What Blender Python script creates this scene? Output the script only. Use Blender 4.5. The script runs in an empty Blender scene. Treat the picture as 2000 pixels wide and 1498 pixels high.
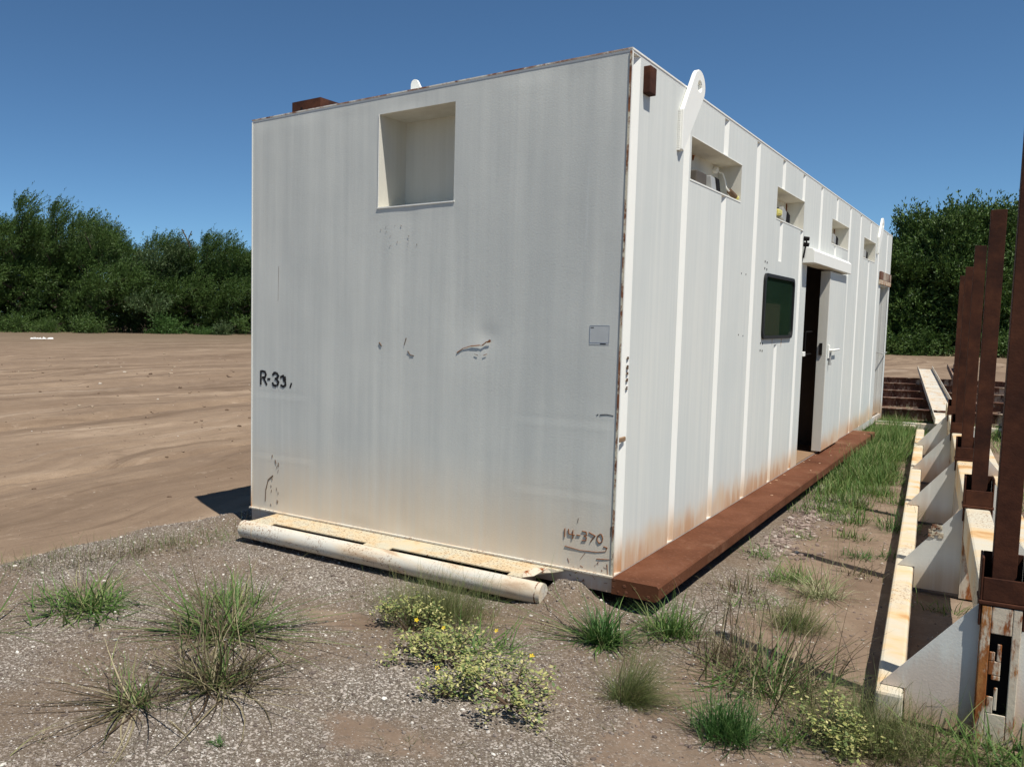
import bpy, bmesh, math, random
import numpy as np
from mathutils import Matrix, Vector, Euler

# ------------------------------------------------------------------ camera, world, sun, exposure
S = bpy.context.scene
C = S.collection
PI = math.pi
CAM = (1.7837, -5.0429, 1.6)
YAW, PITCH, ROLL = 0.68316, 0.08564, 0.01292
fw = Vector((-math.sin(YAW) * math.cos(PITCH), math.cos(YAW) * math.cos(PITCH), -math.sin(PITCH)))
r0 = Vector((math.cos(YAW), math.sin(YAW), 0)); u0 = r0.cross(fw)
rr = r0 * math.cos(ROLL) + u0 * math.sin(ROLL); uu = -r0 * math.sin(ROLL) + u0 * math.cos(ROLL)
cd = bpy.data.cameras.new('camera'); cam = bpy.data.objects.new('camera', cd); C.objects.link(cam)
cam.matrix_world = Matrix(((rr.x, uu.x, -fw.x, CAM[0]), (rr.y, uu.y, -fw.y, CAM[1]), (rr.z, uu.z, -fw.z, CAM[2]), (0, 0, 0, 1)))
cd.sensor_width = 36; cd.lens = 36 * 1688.9 / 2000
cd.shift_x = 389.85 / 2000; cd.shift_y = 20.5 / 2000
cd.clip_start = 0.05; cd.clip_end = 2500
S.camera = cam

SUN = Vector((1.38, -0.70, 3.2)).normalized()
w = bpy.data.worlds.new('World'); S.world = w; w.use_nodes = True
nt = w.node_tree; nt.nodes.clear()
wo = nt.nodes.new('ShaderNodeOutputWorld'); bg = nt.nodes.new('ShaderNodeBackground')
sky = nt.nodes.new('ShaderNodeTexSky'); sky.sky_type = 'NISHITA'; sky.sun_disc = False
sky.sun_elevation = math.asin(SUN.z); sky.sun_rotation = math.atan2(SUN.x, SUN.y)
sky.altitude = 300; sky.air_density = 0.65; sky.dust_density = 0.0; sky.ozone_density = 4.5
bg.inputs[1].default_value = 0.079
tint = nt.nodes.new('ShaderNodeMix'); tint.data_type = 'RGBA'; tint.blend_type = 'MULTIPLY'; tint.inputs[0].default_value = 1.0
tint.inputs[7].default_value = (0.80, 1.03, 1.07, 1)   # camera white balance of the whole sky
nt.links.new(sky.outputs[0], tint.inputs[6]); nt.links.new(tint.outputs[2], bg.inputs[0]); nt.links.new(bg.outputs[0], wo.inputs[0])
sd = bpy.data.lights.new('sun', 'SUN'); sd.energy = 4.8; sd.angle = math.radians(0.5); sd.color = (1.0, 0.955, 0.88)
so = bpy.data.objects.new('sun', sd); C.objects.link(so)
so.rotation_euler = SUN.to_track_quat('Z', 'Y').to_euler(); so.location = (20, -10, 40)
vs = S.view_settings; vs.view_transform = 'Standard'; vs.look = 'None'; vs.gamma = 1; vs.exposure = 0.27; vs.use_curve_mapping = False

R = random.Random(7)
rng = np.random.default_rng(11)

# ------------------------------------------------------------------ node helpers
class NT:
    def __init__(s, name):
        s.m = bpy.data.materials.new(name); s.m.use_nodes = True
        s.t = s.m.node_tree; s.t.nodes.clear()
        s.out = s.n('ShaderNodeOutputMaterial'); s.b = s.n('ShaderNodeBsdfPrincipled')
        s.t.links.new(s.b.outputs[0], s.out.inputs[0])
        s.tc = s.n('ShaderNodeTexCoord').outputs['Object']
    def n(s, k): return s.t.nodes.new(k)
    def put(s, sock, v):
        if hasattr(v, 'links') or hasattr(v, 'is_linked'): s.t.links.new(v, sock)
        elif isinstance(v, (tuple, list)): sock.default_value = (tuple(v) + (1,))[:len(sock.default_value)] if len(sock.default_value) == 4 else tuple(v)
        else: sock.default_value = v
    def map(s, scale, loc=(0, 0, 0), vec=None):
        n = s.n('ShaderNodeMapping'); s.put(n.inputs[0], vec or s.tc); n.inputs['Scale'].default_value = scale; n.inputs['Location'].default_value = loc
        return n.outputs[0]
    def noise(s, scale, vec=None, detail=4, rough=0.6, dist=0.0):
        n = s.n('ShaderNodeTexNoise'); s.put(n.inputs['Vector'], vec or s.tc)
        n.inputs['Scale'].default_value = scale; n.inputs['Detail'].default_value = detail; n.inputs['Roughness'].default_value = rough
        n.inputs['Distortion'].default_value = dist
        return n.outputs[0]
    def vor(s, scale, vec=None, out='Color', feat='F1'):
        n = s.n('ShaderNodeTexVoronoi'); n.feature = feat; s.put(n.inputs['Vector'], vec or s.tc); n.inputs['Scale'].default_value = scale
        return n.outputs[out]
    def ramp(s, v, a, b, lo=0.0, hi=1.0):
        n = s.n('ShaderNodeMapRange'); n.interpolation_type = 'SMOOTHSTEP'; s.put(n.inputs[0], v)
        n.inputs[1].default_value = a; n.inputs[2].default_value = b; n.inputs[3].default_value = lo; n.inputs[4].default_value = hi
        return n.outputs[0]
    def cr(s, v, stops):
        n = s.n('ShaderNodeValToRGB'); s.put(n.inputs[0], v); e = n.color_ramp.elements
        while len(e) < len(stops): e.new(0.5)
        for i, (p, c) in enumerate(stops): e[i].position = p; e[i].color = tuple(c) + (1,)
        return n.outputs[0]
    def mix(s, f, a, b, mode='MIX'):
        n = s.n('ShaderNodeMix'); n.data_type = 'RGBA'; n.blend_type = mode
        s.put(n.inputs[0], f); s.put(n.inputs[6], a); s.put(n.inputs[7], b); return n.outputs[2]
    def math(s, op, a, b=0.0):
        n = s.n('ShaderNodeMath'); n.operation = op; s.put(n.inputs[0], a); s.put(n.inputs[1], b); return n.outputs[0]
    def sep(s, vec=None):
        n = s.n('ShaderNodeSeparateXYZ'); s.put(n.inputs[0], vec or s.tc); return n.outputs
    def attr(s, name):
        n = s.n('ShaderNodeAttribute'); n.attribute_name = name; return n.outputs['Fac']
    def isl(s): return s.n('ShaderNodeNewGeometry').outputs['Random Per Island']
    def bump(s, h, strength=0.5, dist=0.01):
        n = s.n('ShaderNodeBump'); s.put(n.inputs['Height'], h); n.inputs['Strength'].default_value = strength; n.inputs['Distance'].default_value = dist
        s.t.links.new(n.outputs[0], s.b.inputs['Normal'])
    def fin(s, col, rough=0.7, metal=0.0, spec=0.4):
        s.put(s.b.inputs['Base Color'], col); s.put(s.b.inputs['Roughness'], rough); s.b.inputs['Metallic'].default_value = metal
        s.b.inputs['Specular IOR Level'].default_value = spec
        return s.m

def paint(name, base, grey, amt=0.8, dirt_bounce_lo=None, dirt_bounce_top=0.6, dirt_bounce_col=(0.52, 0.36, 0.2), rust=0.25, chip=0.0, seed=0.0, stain_axis=True):
    k = NT(name)
    st = k.noise(6.0, k.map((1.6, 1.6, 0.06), (seed, seed, 0)), 6, 0.65)
    st2 = k.noise(26.0, k.map((1.0, 1.0, 0.035), (seed, 3, 0)), 4, 0.6)
    big = k.noise(0.9, k.map((1, 1, 0.6), (seed, 0, 5)), 3, 0.5)
    f = k.math('ADD', k.math('MULTIPLY', st, 0.45), k.math('ADD', k.math('MULTIPLY', st2, 0.12), k.math('MULTIPLY', big, 0.6)))
    f = k.ramp(f, 0.42, 0.76, 0.1, 1.0)
    col = k.mix(k.math('MULTIPLY', f, amt), base, grey)
    # fine mottling
    col = k.mix(k.math('MULTIPLY', k.noise(60, None, 5, 0.7), 0.22), col, (0.80, 0.80, 0.76))
    # pale runs
    runs = k.ramp(k.noise(15, k.map((1, 1, 0.05), (9 + seed, 2, 1)), 3, 0.5), 0.66, 0.74)
    col = k.mix(k.math('MULTIPLY', runs, 0.35), col, (0.72, 0.73, 0.71))
    z = k.sep()[2]
    if dirt_bounce_lo is not None:  # dirt near the foot, plus painted bounce light on the front wall
        g = k.ramp(k.math('ADD', z, k.math('MULTIPLY', k.noise(2.3, k.map((1, 1, 0.3), (seed, 1, 1)), 3), -0.35)), dirt_bounce_lo - 0.12, dirt_bounce_top - 0.18, 1.0, 0.0)
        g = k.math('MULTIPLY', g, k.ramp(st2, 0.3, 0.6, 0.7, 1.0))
        col = k.mix(k.math('MULTIPLY', g, 0.72), col, dirt_bounce_col)
    if rust > 0:
        rn = k.noise(9, k.map((1, 1, 0.16), (seed + 4, 7, 2)), 5, 0.65)
        rz = k.ramp(z, 0.08, 0.42, 1.0, 0.0)
        lowf = k.ramp(k.noise(0.55, k.map((1, 1, 0.0), (seed + 1, 4.3, 0)), 2), 0.42, 0.6)
        rf = k.math('MULTIPLY', k.math('MULTIPLY', k.ramp(k.math('ADD', rn, k.math('MULTIPLY', rz, 0.35)), 0.62, 0.86), rz), lowf)
        col = k.mix(k.math('MULTIPLY', rf, min(rust * 3.6, 1)), col, (0.46, 0.20, 0.07))
    sp = k.ramp(k.noise(38, k.map((1, 1, 1), (seed, 8, 8)), 6, 0.75), 0.735 - chip * 0.1, 0.76 - chip * 0.1)
    sp2 = k.ramp(k.noise(1.7, k.map((1, 1, 1), (seed, 2, 3)), 2), 0.5 - chip * 0.3, 0.62)
    col = k.mix(k.math('MULTIPLY', sp, sp2), col, (0.16, 0.065, 0.03))
    k.bump(k.math('ADD', k.noise(90, None, 4, 0.7), k.math('MULTIPLY', k.noise(3, None, 2), 2.0)), 0.25, 0.004)
    return k.fin(col, k.ramp(f, 0, 1, 0.5, 0.72), 0, 0.35)

M = {}
M['front'] = paint('weathered_white_front', (0.67, 0.67, 0.605), (0.475, 0.49, 0.46), 0.95, 0.1, 0.80, (0.74, 0.60, 0.43), 0.0, 0.1, 2.0)  # tan foot: dust plus platform bounce light painted into the colour
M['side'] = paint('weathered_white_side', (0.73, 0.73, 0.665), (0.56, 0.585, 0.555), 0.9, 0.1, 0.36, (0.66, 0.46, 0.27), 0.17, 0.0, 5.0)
M['palecream'] = paint('pale_cream_white', (0.88, 0.87, 0.80), (0.82, 0.81, 0.75), 0.6, 0.1, 0.4, (0.62, 0.42, 0.22), 0.3, 0.0, 8.0)
M['recess'] = paint('recess_paint', (0.70, 0.68, 0.60), (0.55, 0.52, 0.43), 0.9, None, 0, rust=0.0, chip=0.0, seed=3.0)
M['gusset'] = paint('grey_white_plate', (0.66, 0.66, 0.60), (0.47, 0.48, 0.455), 0.9, -0.1, 0.12, (0.45, 0.33, 0.2), 0.1, 0.2, 12.0)

def rusty(name, a, b, c, scale=8, bumps=0.4, amt=0.5, cream=None, cream_t=0.5, stretch=(1, 1, 1), rough=0.85):
    k = NT(name)
    n = k.noise(scale, k.map(stretch), 6, 0.7); n2 = k.noise(scale * 6, None, 4, 0.7)
    col = k.cr(n, [(0.36, a), (0.50, b), (0.66, c)])
    col = k.mix(k.math('MULTIPLY', n2, 0.35), col, a)
    big = k.ramp(k.noise(1.7, k.map((1, 1, .4), (2, 2, 2)), 4, .7), .5, .68)
    col = k.mix(k.math('MULTIPLY', big, 0.55), col, c)
    if cream:
        m = k.ramp(k.noise(scale * 0.7, k.map(stretch, (3, 9, 1)), 6, 0.72), cream_t - 0.05, cream_t + 0.05)
        col = k.mix(m, col, cream)
    k.bump(k.math('ADD', n2, n), bumps, 0.004)
    return k.fin(col, rough, 0, 0.25)
M['rust'] = rusty('dark_brown_rust', (0.028, 0.009, 0.0045), (0.054, 0.017, 0.0075), (0.092, 0.031, 0.013), 5)
M['step'] = rusty('brown_tread_rust', (0.085, 0.030, 0.018), (0.15, 0.056, 0.033), (0.20, 0.085, 0.05), 3)
M['seam'] = rusty('rusty_seam', (0.10, 0.035, 0.018), (0.20, 0.07, 0.03), (0.36, 0.17, 0.08), 14, 0.6, cream=(0.6, 0.55, 0.42), cream_t=0.50, stretch=(1, 1, 0.6))
M['topseam'] = rusty('roof_edge_paint', (0.16, 0.06, 0.035), (0.30, 0.14, 0.09), (0.5, 0.42, 0.36), 9, 0.5, cream=(0.70, 0.68, 0.62), cream_t=0.50)
M['oldbeam'] = rusty('old_beam_rust', (0.05, 0.025, 0.017), (0.14, 0.062, 0.04), (0.26, 0.14, 0.09), 4, 0.5, cream=(0.42, 0.34, 0.26), cream_t=0.54, stretch=(1.5, 1.5, 0.5))

def cream_mat(name, cream, rustA, amount, scale=(1, 1, 1), spots=0.5, seed=0, det=6, ns=7, dist=0.6):
    k = NT(name)
    n = k.noise(ns, k.map(scale, (seed, 0, 0)), det, 0.6, dist)
    n2 = k.noise(70, k.map((1, 1, 1), (seed, 2, 0)), 6, 0.75)
    big = k.noise(1.6, k.map((1, 1, 1), (seed, 5, 0)), 3)
    col = k.mix(k.ramp(n, 0.40, 0.66, 0, amount), cream, (0.66, 0.42, 0.17))
    col = k.mix(k.math('MULTIPLY', k.ramp(n, 0.56, 0.70), amount), col, rustA)
    col = k.mix(k.math('MULTIPLY', k.ramp(n2, 0.555, 0.585), k.ramp(big, 0.56 - spots * 0.1, 0.66 - spots * .06)), col, (0.19, 0.08, 0.03))
    k.bump(n2, 0.3, 0.003)
    return k.fin(col, 0.62, 0, 0.35)
M['plate'] = cream_mat('cream_platform_paint', (0.50, 0.455, 0.335), (0.36, 0.21, 0.09), 0.4, (1, 1, 1), 2.2, 1)
M['pipe'] = cream_mat('cream_pipe_paint', (0.58, 0.55, 0.47), (0.22, 0.085, 0.03), 0.4, (0.35, 1, 1), 1.3, 5)
M['beam'] = cream_mat('cream_beam_rust_bands', (0.56, 0.51, 0.40), (0.46, 0.24, 0.09), 0.8, (0.8, 1.0, 0.8), 0.6, 9, 4, 3.2, 0.15)
M['stub'] = rusty('orange_rusted_cream', (0.14, 0.035, 0.010), (0.30, 0.095, 0.022), (0.46, 0.22, 0.07), 9, 0.4, cream=(0.58, 0.50, 0.38), cream_t=0.485, stretch=(1.6, 1.6, 0.45))

def flat(name, col, rough=0.6, spec=0.25, var=0.15, metal=0):
    k = NT(name); n = k.noise(12, None, 4, 0.6)
    c2 = tuple(x * (1 - var * 2) for x in col)
    return k.fin(k.mix(n, col, c2), rough, metal, spec)
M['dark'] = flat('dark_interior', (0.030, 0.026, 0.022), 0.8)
M['inner'] = flat('interior_brown_grey', (0.11, 0.095, 0.08), 0.8)
M['rubber'] = flat('black_rubber', (0.02, 0.02, 0.02), 0.55)
M['black'] = flat('black_metal', (0.014, 0.012, 0.011), 0.75, 0.1)
M['ink'] = flat('black_stencil_ink', (0.018, 0.018, 0.02), 0.75)
M['weldrust'] = flat('rust_bead', (0.33, 0.135, 0.055), 0.9, 0.1, 0.3)
M['scratch'] = flat('scratch_brown', (0.20, 0.13, 0.085), 0.9, 0.1, 0.3)
M['steelgrey'] = flat('pale_metal', (0.42, 0.42, 0.40), 0.45)
M['yellow'] = flat('yellow_plastic', (0.80, 0.72, 0.22), 0.45)
M['label'] = flat('faded_label', (0.56, 0.58, 0.575), 0.7, 0.1)
M['labelblue'] = flat('label_border', (0.25, 0.30, 0.40), 0.6)
M['glassk'] = None
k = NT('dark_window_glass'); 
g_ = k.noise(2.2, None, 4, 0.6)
ss = k.sep(); pale_rect = k.math('MULTIPLY', k.math('LESS_THAN', ss[2], 1.80), k.math('MULTIPLY', k.math('GREATER_THAN', ss[1], 3.60), k.math('LESS_THAN', ss[1], 4.22)))
M['glass'] = k.fin(k.mix(pale_rect, k.mix(g_, (0.006, 0.016, 0.010), (0.016, 0.034, 0.022)), (0.034, 0.042, 0.028)), 0.12, 0, 0.10)  # pane colour is slightly lighter in its lower near rectangle
M['floor'] = flat('interior_floor_dirt', (0.30, 0.19, 0.11), 0.9)
M['plastic'] = flat('white_plastic_film', (0.75, 0.75, 0.72), 0.5)
M['board'] = flat('tan_matte', (0.35, 0.30, 0.2), 0.8)

def leafmat(name, stops, trans=0.25, rough=0.6):
    k = NT(name)
    col = k.cr(k.isl(), stops)
    tr = k.n('ShaderNodeBsdfTranslucent'); k.put(tr.inputs[0], col)
    mx = k.n('ShaderNodeMixShader'); mx.inputs[0].default_value = trans
    k.fin(col, rough, 0, 0.3)
    k.t.links.new(k.b.outputs[0], mx.inputs[1]); k.t.links.new(tr.outputs[0], mx.inputs[2]); k.t.links.new(mx.outputs[0], k.out.inputs[0])
    return k.m
M['grass'] = leafmat('green_grass', [(0.0, (0.055, 0.12, 0.022)), (0.45, (0.095, 0.18, 0.035)), (0.75, (0.15, 0.22, 0.06)), (1.0, (0.32, 0.30, 0.14))])
M['darkgrass'] = leafmat('deep_green_grass', [(0.0, (0.03, 0.085, 0.018)), (0.6, (0.06, 0.14, 0.03)), (1.0, (0.12, 0.19, 0.06))])
M['drygrass'] = leafmat('dry_brown_grass', [(0.0, (0.055, 0.035, 0.022)), (0.4, (0.11, 0.075, 0.042)), (0.65, (0.11, 0.115, 0.045)), (0.88, (0.24, 0.20, 0.11)), (1.0, (0.42, 0.36, 0.22))])
M['palegrass'] = leafmat('pale_straw_grass', [(0.0, (0.16, 0.20, 0.07)), (0.5, (0.30, 0.32, 0.16)), (1.0, (0.50, 0.46, 0.30))])
M['feather'] = leafmat('feathery_olive_grass', [(0.0, (0.065, 0.095, 0.022)), (0.5, (0.12, 0.155, 0.045)), (1.0, (0.22, 0.20, 0.09))])
M['weed'] = leafmat('yellow_green_weed', [(0.0, (0.10, 0.16, 0.05)), (0.35, (0.22, 0.26, 0.085)), (0.7, (0.40, 0.39, 0.13)), (1.0, (0.62, 0.56, 0.26))], 0.2)
M['stem'] = flat('brown_stems', (0.10, 0.065, 0.04), 0.9)
M['petal'] = flat('yellow_petals', (0.85, 0.62, 0.03), 0.6)
M['leafA'] = leafmat('tree_leaves_dark', [(0.0, (0.028, 0.060, 0.012)), (0.5, (0.056, 0.108, 0.020)), (0.85, (0.092, 0.150, 0.032)), (1.0, (0.13, 0.19, 0.055))], 0.2, 0.55)
M['leafB'] = leafmat('tree_leaves_greygreen', [(0.0, (0.036, 0.068, 0.022)), (0.6, (0.072, 0.118, 0.040)), (1.0, (0.13, 0.17, 0.07))], 0.2, 0.55)
M['leafC'] = leafmat('tree_leaves_bright', [(0.0, (0.035, 0.085, 0.016)), (0.6, (0.06, 0.13, 0.025)), (1.0, (0.10, 0.18, 0.045))], 0.25, 0.55)
M['bark'] = flat('bark', (0.10, 0.075, 0.055), 0.9)

# ------------------------------------------------------------------ mesh helpers
class MB:
    def __init__(s): s.v = []; s.f = []
    def poly(s, pts):
        b = len(s.v); s.v += [tuple(p) for p in pts]; s.f.append(tuple(range(b, b + len(pts)))); return s
    def box(s, x0, x1, y0, y1, z0, z1):
        b = len(s.v)
        s.v += [(x0, y0, z0), (x1, y0, z0), (x1, y1, z0), (x0, y1, z0), (x0, y0, z1), (x1, y0, z1), (x1, y1, z1), (x0, y1, z1)]
        s.f += [tuple(b + i for i in q) for q in ((0, 3, 2, 1), (4, 5, 6, 7), (0, 1, 5, 4), (1, 2, 6, 5), (2, 3, 7, 6), (3, 0, 4, 7))]
        return s
    def prism(s, pts2, axis, a, b):
        """extrude a 2D outline along axis (0,1,2)"""
        def mk(p, h):
            if axis == 0: return (h, p[0], p[1])
            if axis == 1: return (p[0], h, p[1])
            return (p[0], p[1], h)
        n = len(pts2); o = len(s.v)
        s.v += [mk(p, a) for p in pts2] + [mk(p, b) for p in pts2]
        s.f.append(tuple(range(o, o + n))[::-1]); s.f.append(tuple(range(o + n, o + 2 * n)))
        for i in range(n):
            j = (i + 1) % n; s.f.append((o + i, o + j, o + n + j, o + n + i))
        return s
    def tube(s, p0, p1, r0, r1=None, n=10, cap=True):
        r1 = r0 if r1 is None else r1
        p0 = Vector(p0); p1 = Vector(p1); d = (p1 - p0).normalized()
        a = d.orthogonal().normalized(); c = d.cross(a); o = len(s.v)
        for p, r in ((p0, r0), (p1, r1)):
            for i in range(n):
                t = 2 * PI * i / n; s.v.append(tuple(p + (a * math.cos(t) + c * math.sin(t)) * r))
        for i in range(n):
            j = (i + 1) % n; s.f.append((o + i, o + j, o + n + j, o + n + i))
        if cap: s.f.append(tuple(range(o, o + n))[::-1]); s.f.append(tuple(range(o + n, o + 2 * n)))
        return s
    def path(s, pts, r, n=6):
        for i in range(len(pts) - 1): s.tube(pts[i], pts[i + 1], r, r, n)
        return s
    def build(s, name, mat, parent=None, smooth=False, bevel=0.0, loc=None, recalc=True):
        me = bpy.data.meshes.new(name); me.from_pydata(s.v, [], s.f); 
        if recalc:
            bm = bmesh.new(); bm.from_mesh(me); bmesh.ops.recalc_face_normals(bm, faces=bm.faces); bm.to_mesh(me); bm.free()
        if mat: me.materials.append(mat)
        if smooth:
            for p in me.polygons: p.use_smooth = True
        o = bpy.data.objects.new(name, me); C.objects.link(o)
        if parent: o.parent = parent
        if loc: o.location = loc
        if bevel:
            b = o.modifiers.new('bevel', 'BEVEL'); b.width = bevel; b.segments = 2; b.limit_method = 'ANGLE'; b.angle_limit = math.radians(40)
        return o
def fast_mesh(name, V, F, mat, parent=None, smooth=False):
    """V (n,3) array, F (m,k) array of equal sized faces"""
    me = bpy.data.meshes.new(name); k = F.shape[1]
    me.vertices.add(len(V)); me.vertices.foreach_set('co', np.asarray(V, dtype=np.float32).ravel())
    me.loops.add(F.size); me.loops.foreach_set('vertex_index', F.astype(np.int32).ravel())
    me.polygons.add(len(F)); me.polygons.foreach_set('loop_start', np.arange(0, F.size, k, dtype=np.int32))
    me.polygons.foreach_set('use_smooth', np.full(len(F), smooth)); me.update(calc_edges=True)
    if mat: me.materials.append(mat)
    o = bpy.data.objects.new(name, me); C.objects.link(o)
    if parent: o.parent = parent
    return o
def empty(name, label, cat, loc=(0, 0, 0), rot=(0, 0, 0), group=None):
    o = bpy.data.objects.new(name, None); C.objects.link(o); o.location = loc; o.rotation_euler = rot; o.empty_display_size = 0.2
    o['label'] = label; o['category'] = cat
    if group: o['group'] = group
    return o
def tag(o, label, cat, group=None):
    o['label'] = label; o['category'] = cat
    if group: o['group'] = group
    return o

# ------------------------------------------------------------------ numpy noise
_perm = rng.random((256, 256))
def vnoise(x, y, s=0):
    x = np.asarray(x, float) + s * 17.3; y = np.asarray(y, float) + s * 9.7
    xi = np.floor(x).astype(int); yi = np.floor(y).astype(int); fx = x - xi; fy = y - yi
    fx = fx * fx * (3 - 2 * fx); fy = fy * fy * (3 - 2 * fy)
    g = lambda a, b: _perm[a & 255, b & 255]
    return (g(xi, yi) * (1 - fx) + g(xi + 1, yi) * fx) * (1 - fy) + (g(xi, yi + 1) * (1 - fx) + g(xi + 1, yi + 1) * fx) * fy - 0.5
def fbm(x, y, o=4, s=0):
    r = 0; a = 1.0
    for i in range(o): r = r + a * vnoise(x * 2 ** i, y * 2 ** i, s + i); a *= 0.5
    return r
def sstep(x, a, b):
    t = np.clip((x - a) / (b - a), 0, 1); return t * t * (3 - 2 * t)

def field_mask(x, y):      # 1 on the graded sandy field left of the pad
    e = -3.42 + 0.10 * np.sin(y * 1.1) + 0.30 * fbm(x * 0.8, y * 1.3, 5, 5)
    back = 1 - sstep(y, 13.5, 16)
    return np.maximum(1 - sstep(x, e - 0.30, e + 0.18), 1 - back)
def gravel_mask(x, y):
    f = 1 - field_mask(x, y)
    g = 1 - sstep(x + 0.25 * y * 0 + 0.35 * fbm(x * 1.1, y * 1.1, 3, 8), 0.15, 0.95)
    n = fbm(x * 0.9 + 3, y * 0.9, 4, 21)
    g = g * (1 - 0.35 * sstep(n, 0.12, 0.35))
    # bare brown earth patches
    for (px, py, rx, ry) in ((-0.22, -2.15, 0.42, 0.26), (-0.5, -0.62, 0.34, 0.13), (0.15, -3.0, 0.55, 0.3), (-1.1, -1.2, 0.3, 0.18)):
        d = ((x - px) / rx) ** 2 + ((y - py) / ry) ** 2 + 0.9 * fbm(x * 3, y * 3, 3, 31)
        g = g * (1 - 0.8 * (1 - sstep(d, 0.1, 1.6)))
    g = np.maximum(g, 0.30 * (1 - sstep(np.abs(x - 0.6), 0.6, 1.6)) * sstep(-y, 0.1, 1.2))
    return f * g
def height(x, y):
    x = np.asarray(x, float); y = np.asarray(y, float)
    f = field_mask(x, y)
    z = -0.10 - 0.05 * f * (1 - sstep(y, 12, 30))
    z = z + 0.012 * fbm(x * 1.3, y * 1.3, 4, 1) + 0.006 * fbm(x * 9, y * 9, 3, 2) * (np.abs(y) < 16)
    # pad edge lip
    e = x + 3.35
    z = z + 0.025 * np.exp(-(e / 0.22) ** 2) * (y < 1.5)
    # ruts running along the field
    xs = x + 0.9 * np.sin(y / 11.0) + 1.6 * fbm(x * 0.05, y * 0.07, 2, 3)
    rut = vnoise(xs * 1.25, y * 0.03, 4) * 0.075 + vnoise(xs * 4.2, y * 0.07, 6) * 0.045 + vnoise(xs * 0.33, y * 0.02, 9) * 0.10
    deep = -0.09 * np.exp(-((xs + 10.4) / 0.17) ** 2) + 0.07 * np.exp(-((xs + 10.78) / 0.22) ** 2) - 0.05 * np.exp(-((xs + 6.1) / 0.14) ** 2) + 0.05 * np.exp(-((xs + 16.0) / 0.3) ** 2) - 0.06 * np.exp(-((xs + 16.6) / 0.25) ** 2)
    tread = 0.02 * np.maximum(0, np.sin(y * 9)) * np.exp(-((xs + 13.5) / 0.35) ** 2)
    clod = 0.03 * np.maximum(0, vnoise(x * 2.6, y * 1.4, 12) - 0.28) * 4 + 0.022 * fbm(x * 2.2, y * 1.2, 4, 50) + 0.05 * np.maximum(0, fbm(x * 0.35, y * 0.15, 2, 55)) * np.maximum(0, fbm(x * 4, y * 4, 3, 56))
    z = z + f * (rut + deep + tread + clod * sstep(-x, 4, 6)) * sstep(-x, 3.5, 6.0) * sstep(160 - np.hypot(x, y), 0, 60)
    # gravel heaped at the corner of the skid
    z = z + (0.125 + 0.07 * fbm(x * 7, y * 7, 3, 77)) * np.exp(-((x + 0.245) / 0.16) ** 2 - ((y + 0.05) / 0.23) ** 2) + 0.05 * np.exp(-((x + 0.1) / 0.3) ** 2 - ((y + 0.3) / 0.2) ** 2)
    z = z + 0.02 * np.exp(-((x + 3.2) / 0.3) ** 2 - ((y - 0.2) / 0.5) ** 2)
    # slightly sunk under shelter
    ins = sstep(x, -3.0, -2.8) * (1 - sstep(x, -0.05, 0.22)) * sstep(y, -0.02, 0.2) * (1 - sstep(y, 12.8, 13.2))
    z = z - 0.04 * ins
    z = z - 0.02 * np.exp(-((x + 0.2) / 0.35) ** 2 - ((y + 2.15) / 0.2) ** 2)
    return z
def gz(x, y): return float(height(x, y))

# ------------------------------------------------------------------ ground
def sp(*seg):
    out = []
    for a, b, st in seg: out.append(np.arange(a, b, st))
    return np.concatenate(out + [[seg[-1][1]]])
xs = sp((-900, -160, 60), (-160, -60, 2.0), (-60, -24, 0.5), (-24, -12, 0.2), (-12, -4, 0.07), (-4, 2.4, 0.03), (2.4, 6, 0.25), (6, 60, 3), (60, 900, 60))
ys = sp((-60, -6, 6), (-6, -3.8, 0.2), (-3.8, 2.0, 0.03), (2.0, 7, 0.08), (7, 16, 0.15), (16, 40, 0.5), (40, 130, 2.0), (130, 900, 60))
X, Y = np.meshgrid(xs, ys); Z = height(X, Y)
V = np.stack([X.ravel(), Y.ravel(), Z.ravel()], 1); nx = len(xs); ny = len(ys)
i = np.arange(nx - 1)[None, :] + nx * np.arange(ny - 1)[:, None]; i = i.ravel()
F = np.stack([i, i + 1, i + 1 + nx, i + nx], 1)
k = NT('ground_dirt_and_gravel')
gm = k.attr('gravel'); fm = k.attr('field')
geo = k.n('ShaderNodeNewGeometry').outputs['Position']
big = k.noise(0.8, geo, 5, 0.6)
# pad dirt
padd = k.cr(k.noise(2.2, geo, 6, 0.62), [(0.3, (0.145, 0.10, 0.070)), (0.5, (0.205, 0.147, 0.104)), (0.7, (0.265, 0.20, 0.145))])
# field sand, streaks along Y
wob = k.noise(0.12, geo, 2, 0.5)
wv_ = k.n('ShaderNodeCombineXYZ'); pxy = k.sep(geo); k.put(wv_.inputs[0], k.math('ADD', pxy[0], k.math('MULTIPLY', wob, 5.0))); k.put(wv_.inputs[1], pxy[1])
streak = k.noise(0.8, k.map((1.0, 0.07, 1.0), (3, 0, 0), wv_.outputs[0]), 8, 0.68, 0.5)
streak = k.math('ADD', k.math('MULTIPLY', streak, 0.72), k.math('MULTIPLY', k.noise(1.1, k.map((1, .5, 1), (0, 0, 0), geo), 6, 0.7), 0.28))
fld = k.cr(streak, [(0.34, (0.135, 0.092, 0.060)), (0.46, (0.215, 0.152, 0.103)), (0.56, (0.29, 0.210, 0.142)), (0.66, (0.385, 0.29, 0.205))])
fld = k.mix(k.math('MULTIPLY', k.ramp(k.noise(0.25, geo, 4), 0.45, 0.65), 0.4), fld, (0.20, 0.14, 0.095))
ln_ = k.ramp(k.noise(2.6, k.map((1.0, 0.03, 1.0), (7, 0, 0), wv_.outputs[0]), 5, 0.7, 0.2), 0.56, 0.66)
fld = k.mix(k.math('MULTIPLY', ln_, 0.75), fld, (0.125, 0.085, 0.058))
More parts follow.
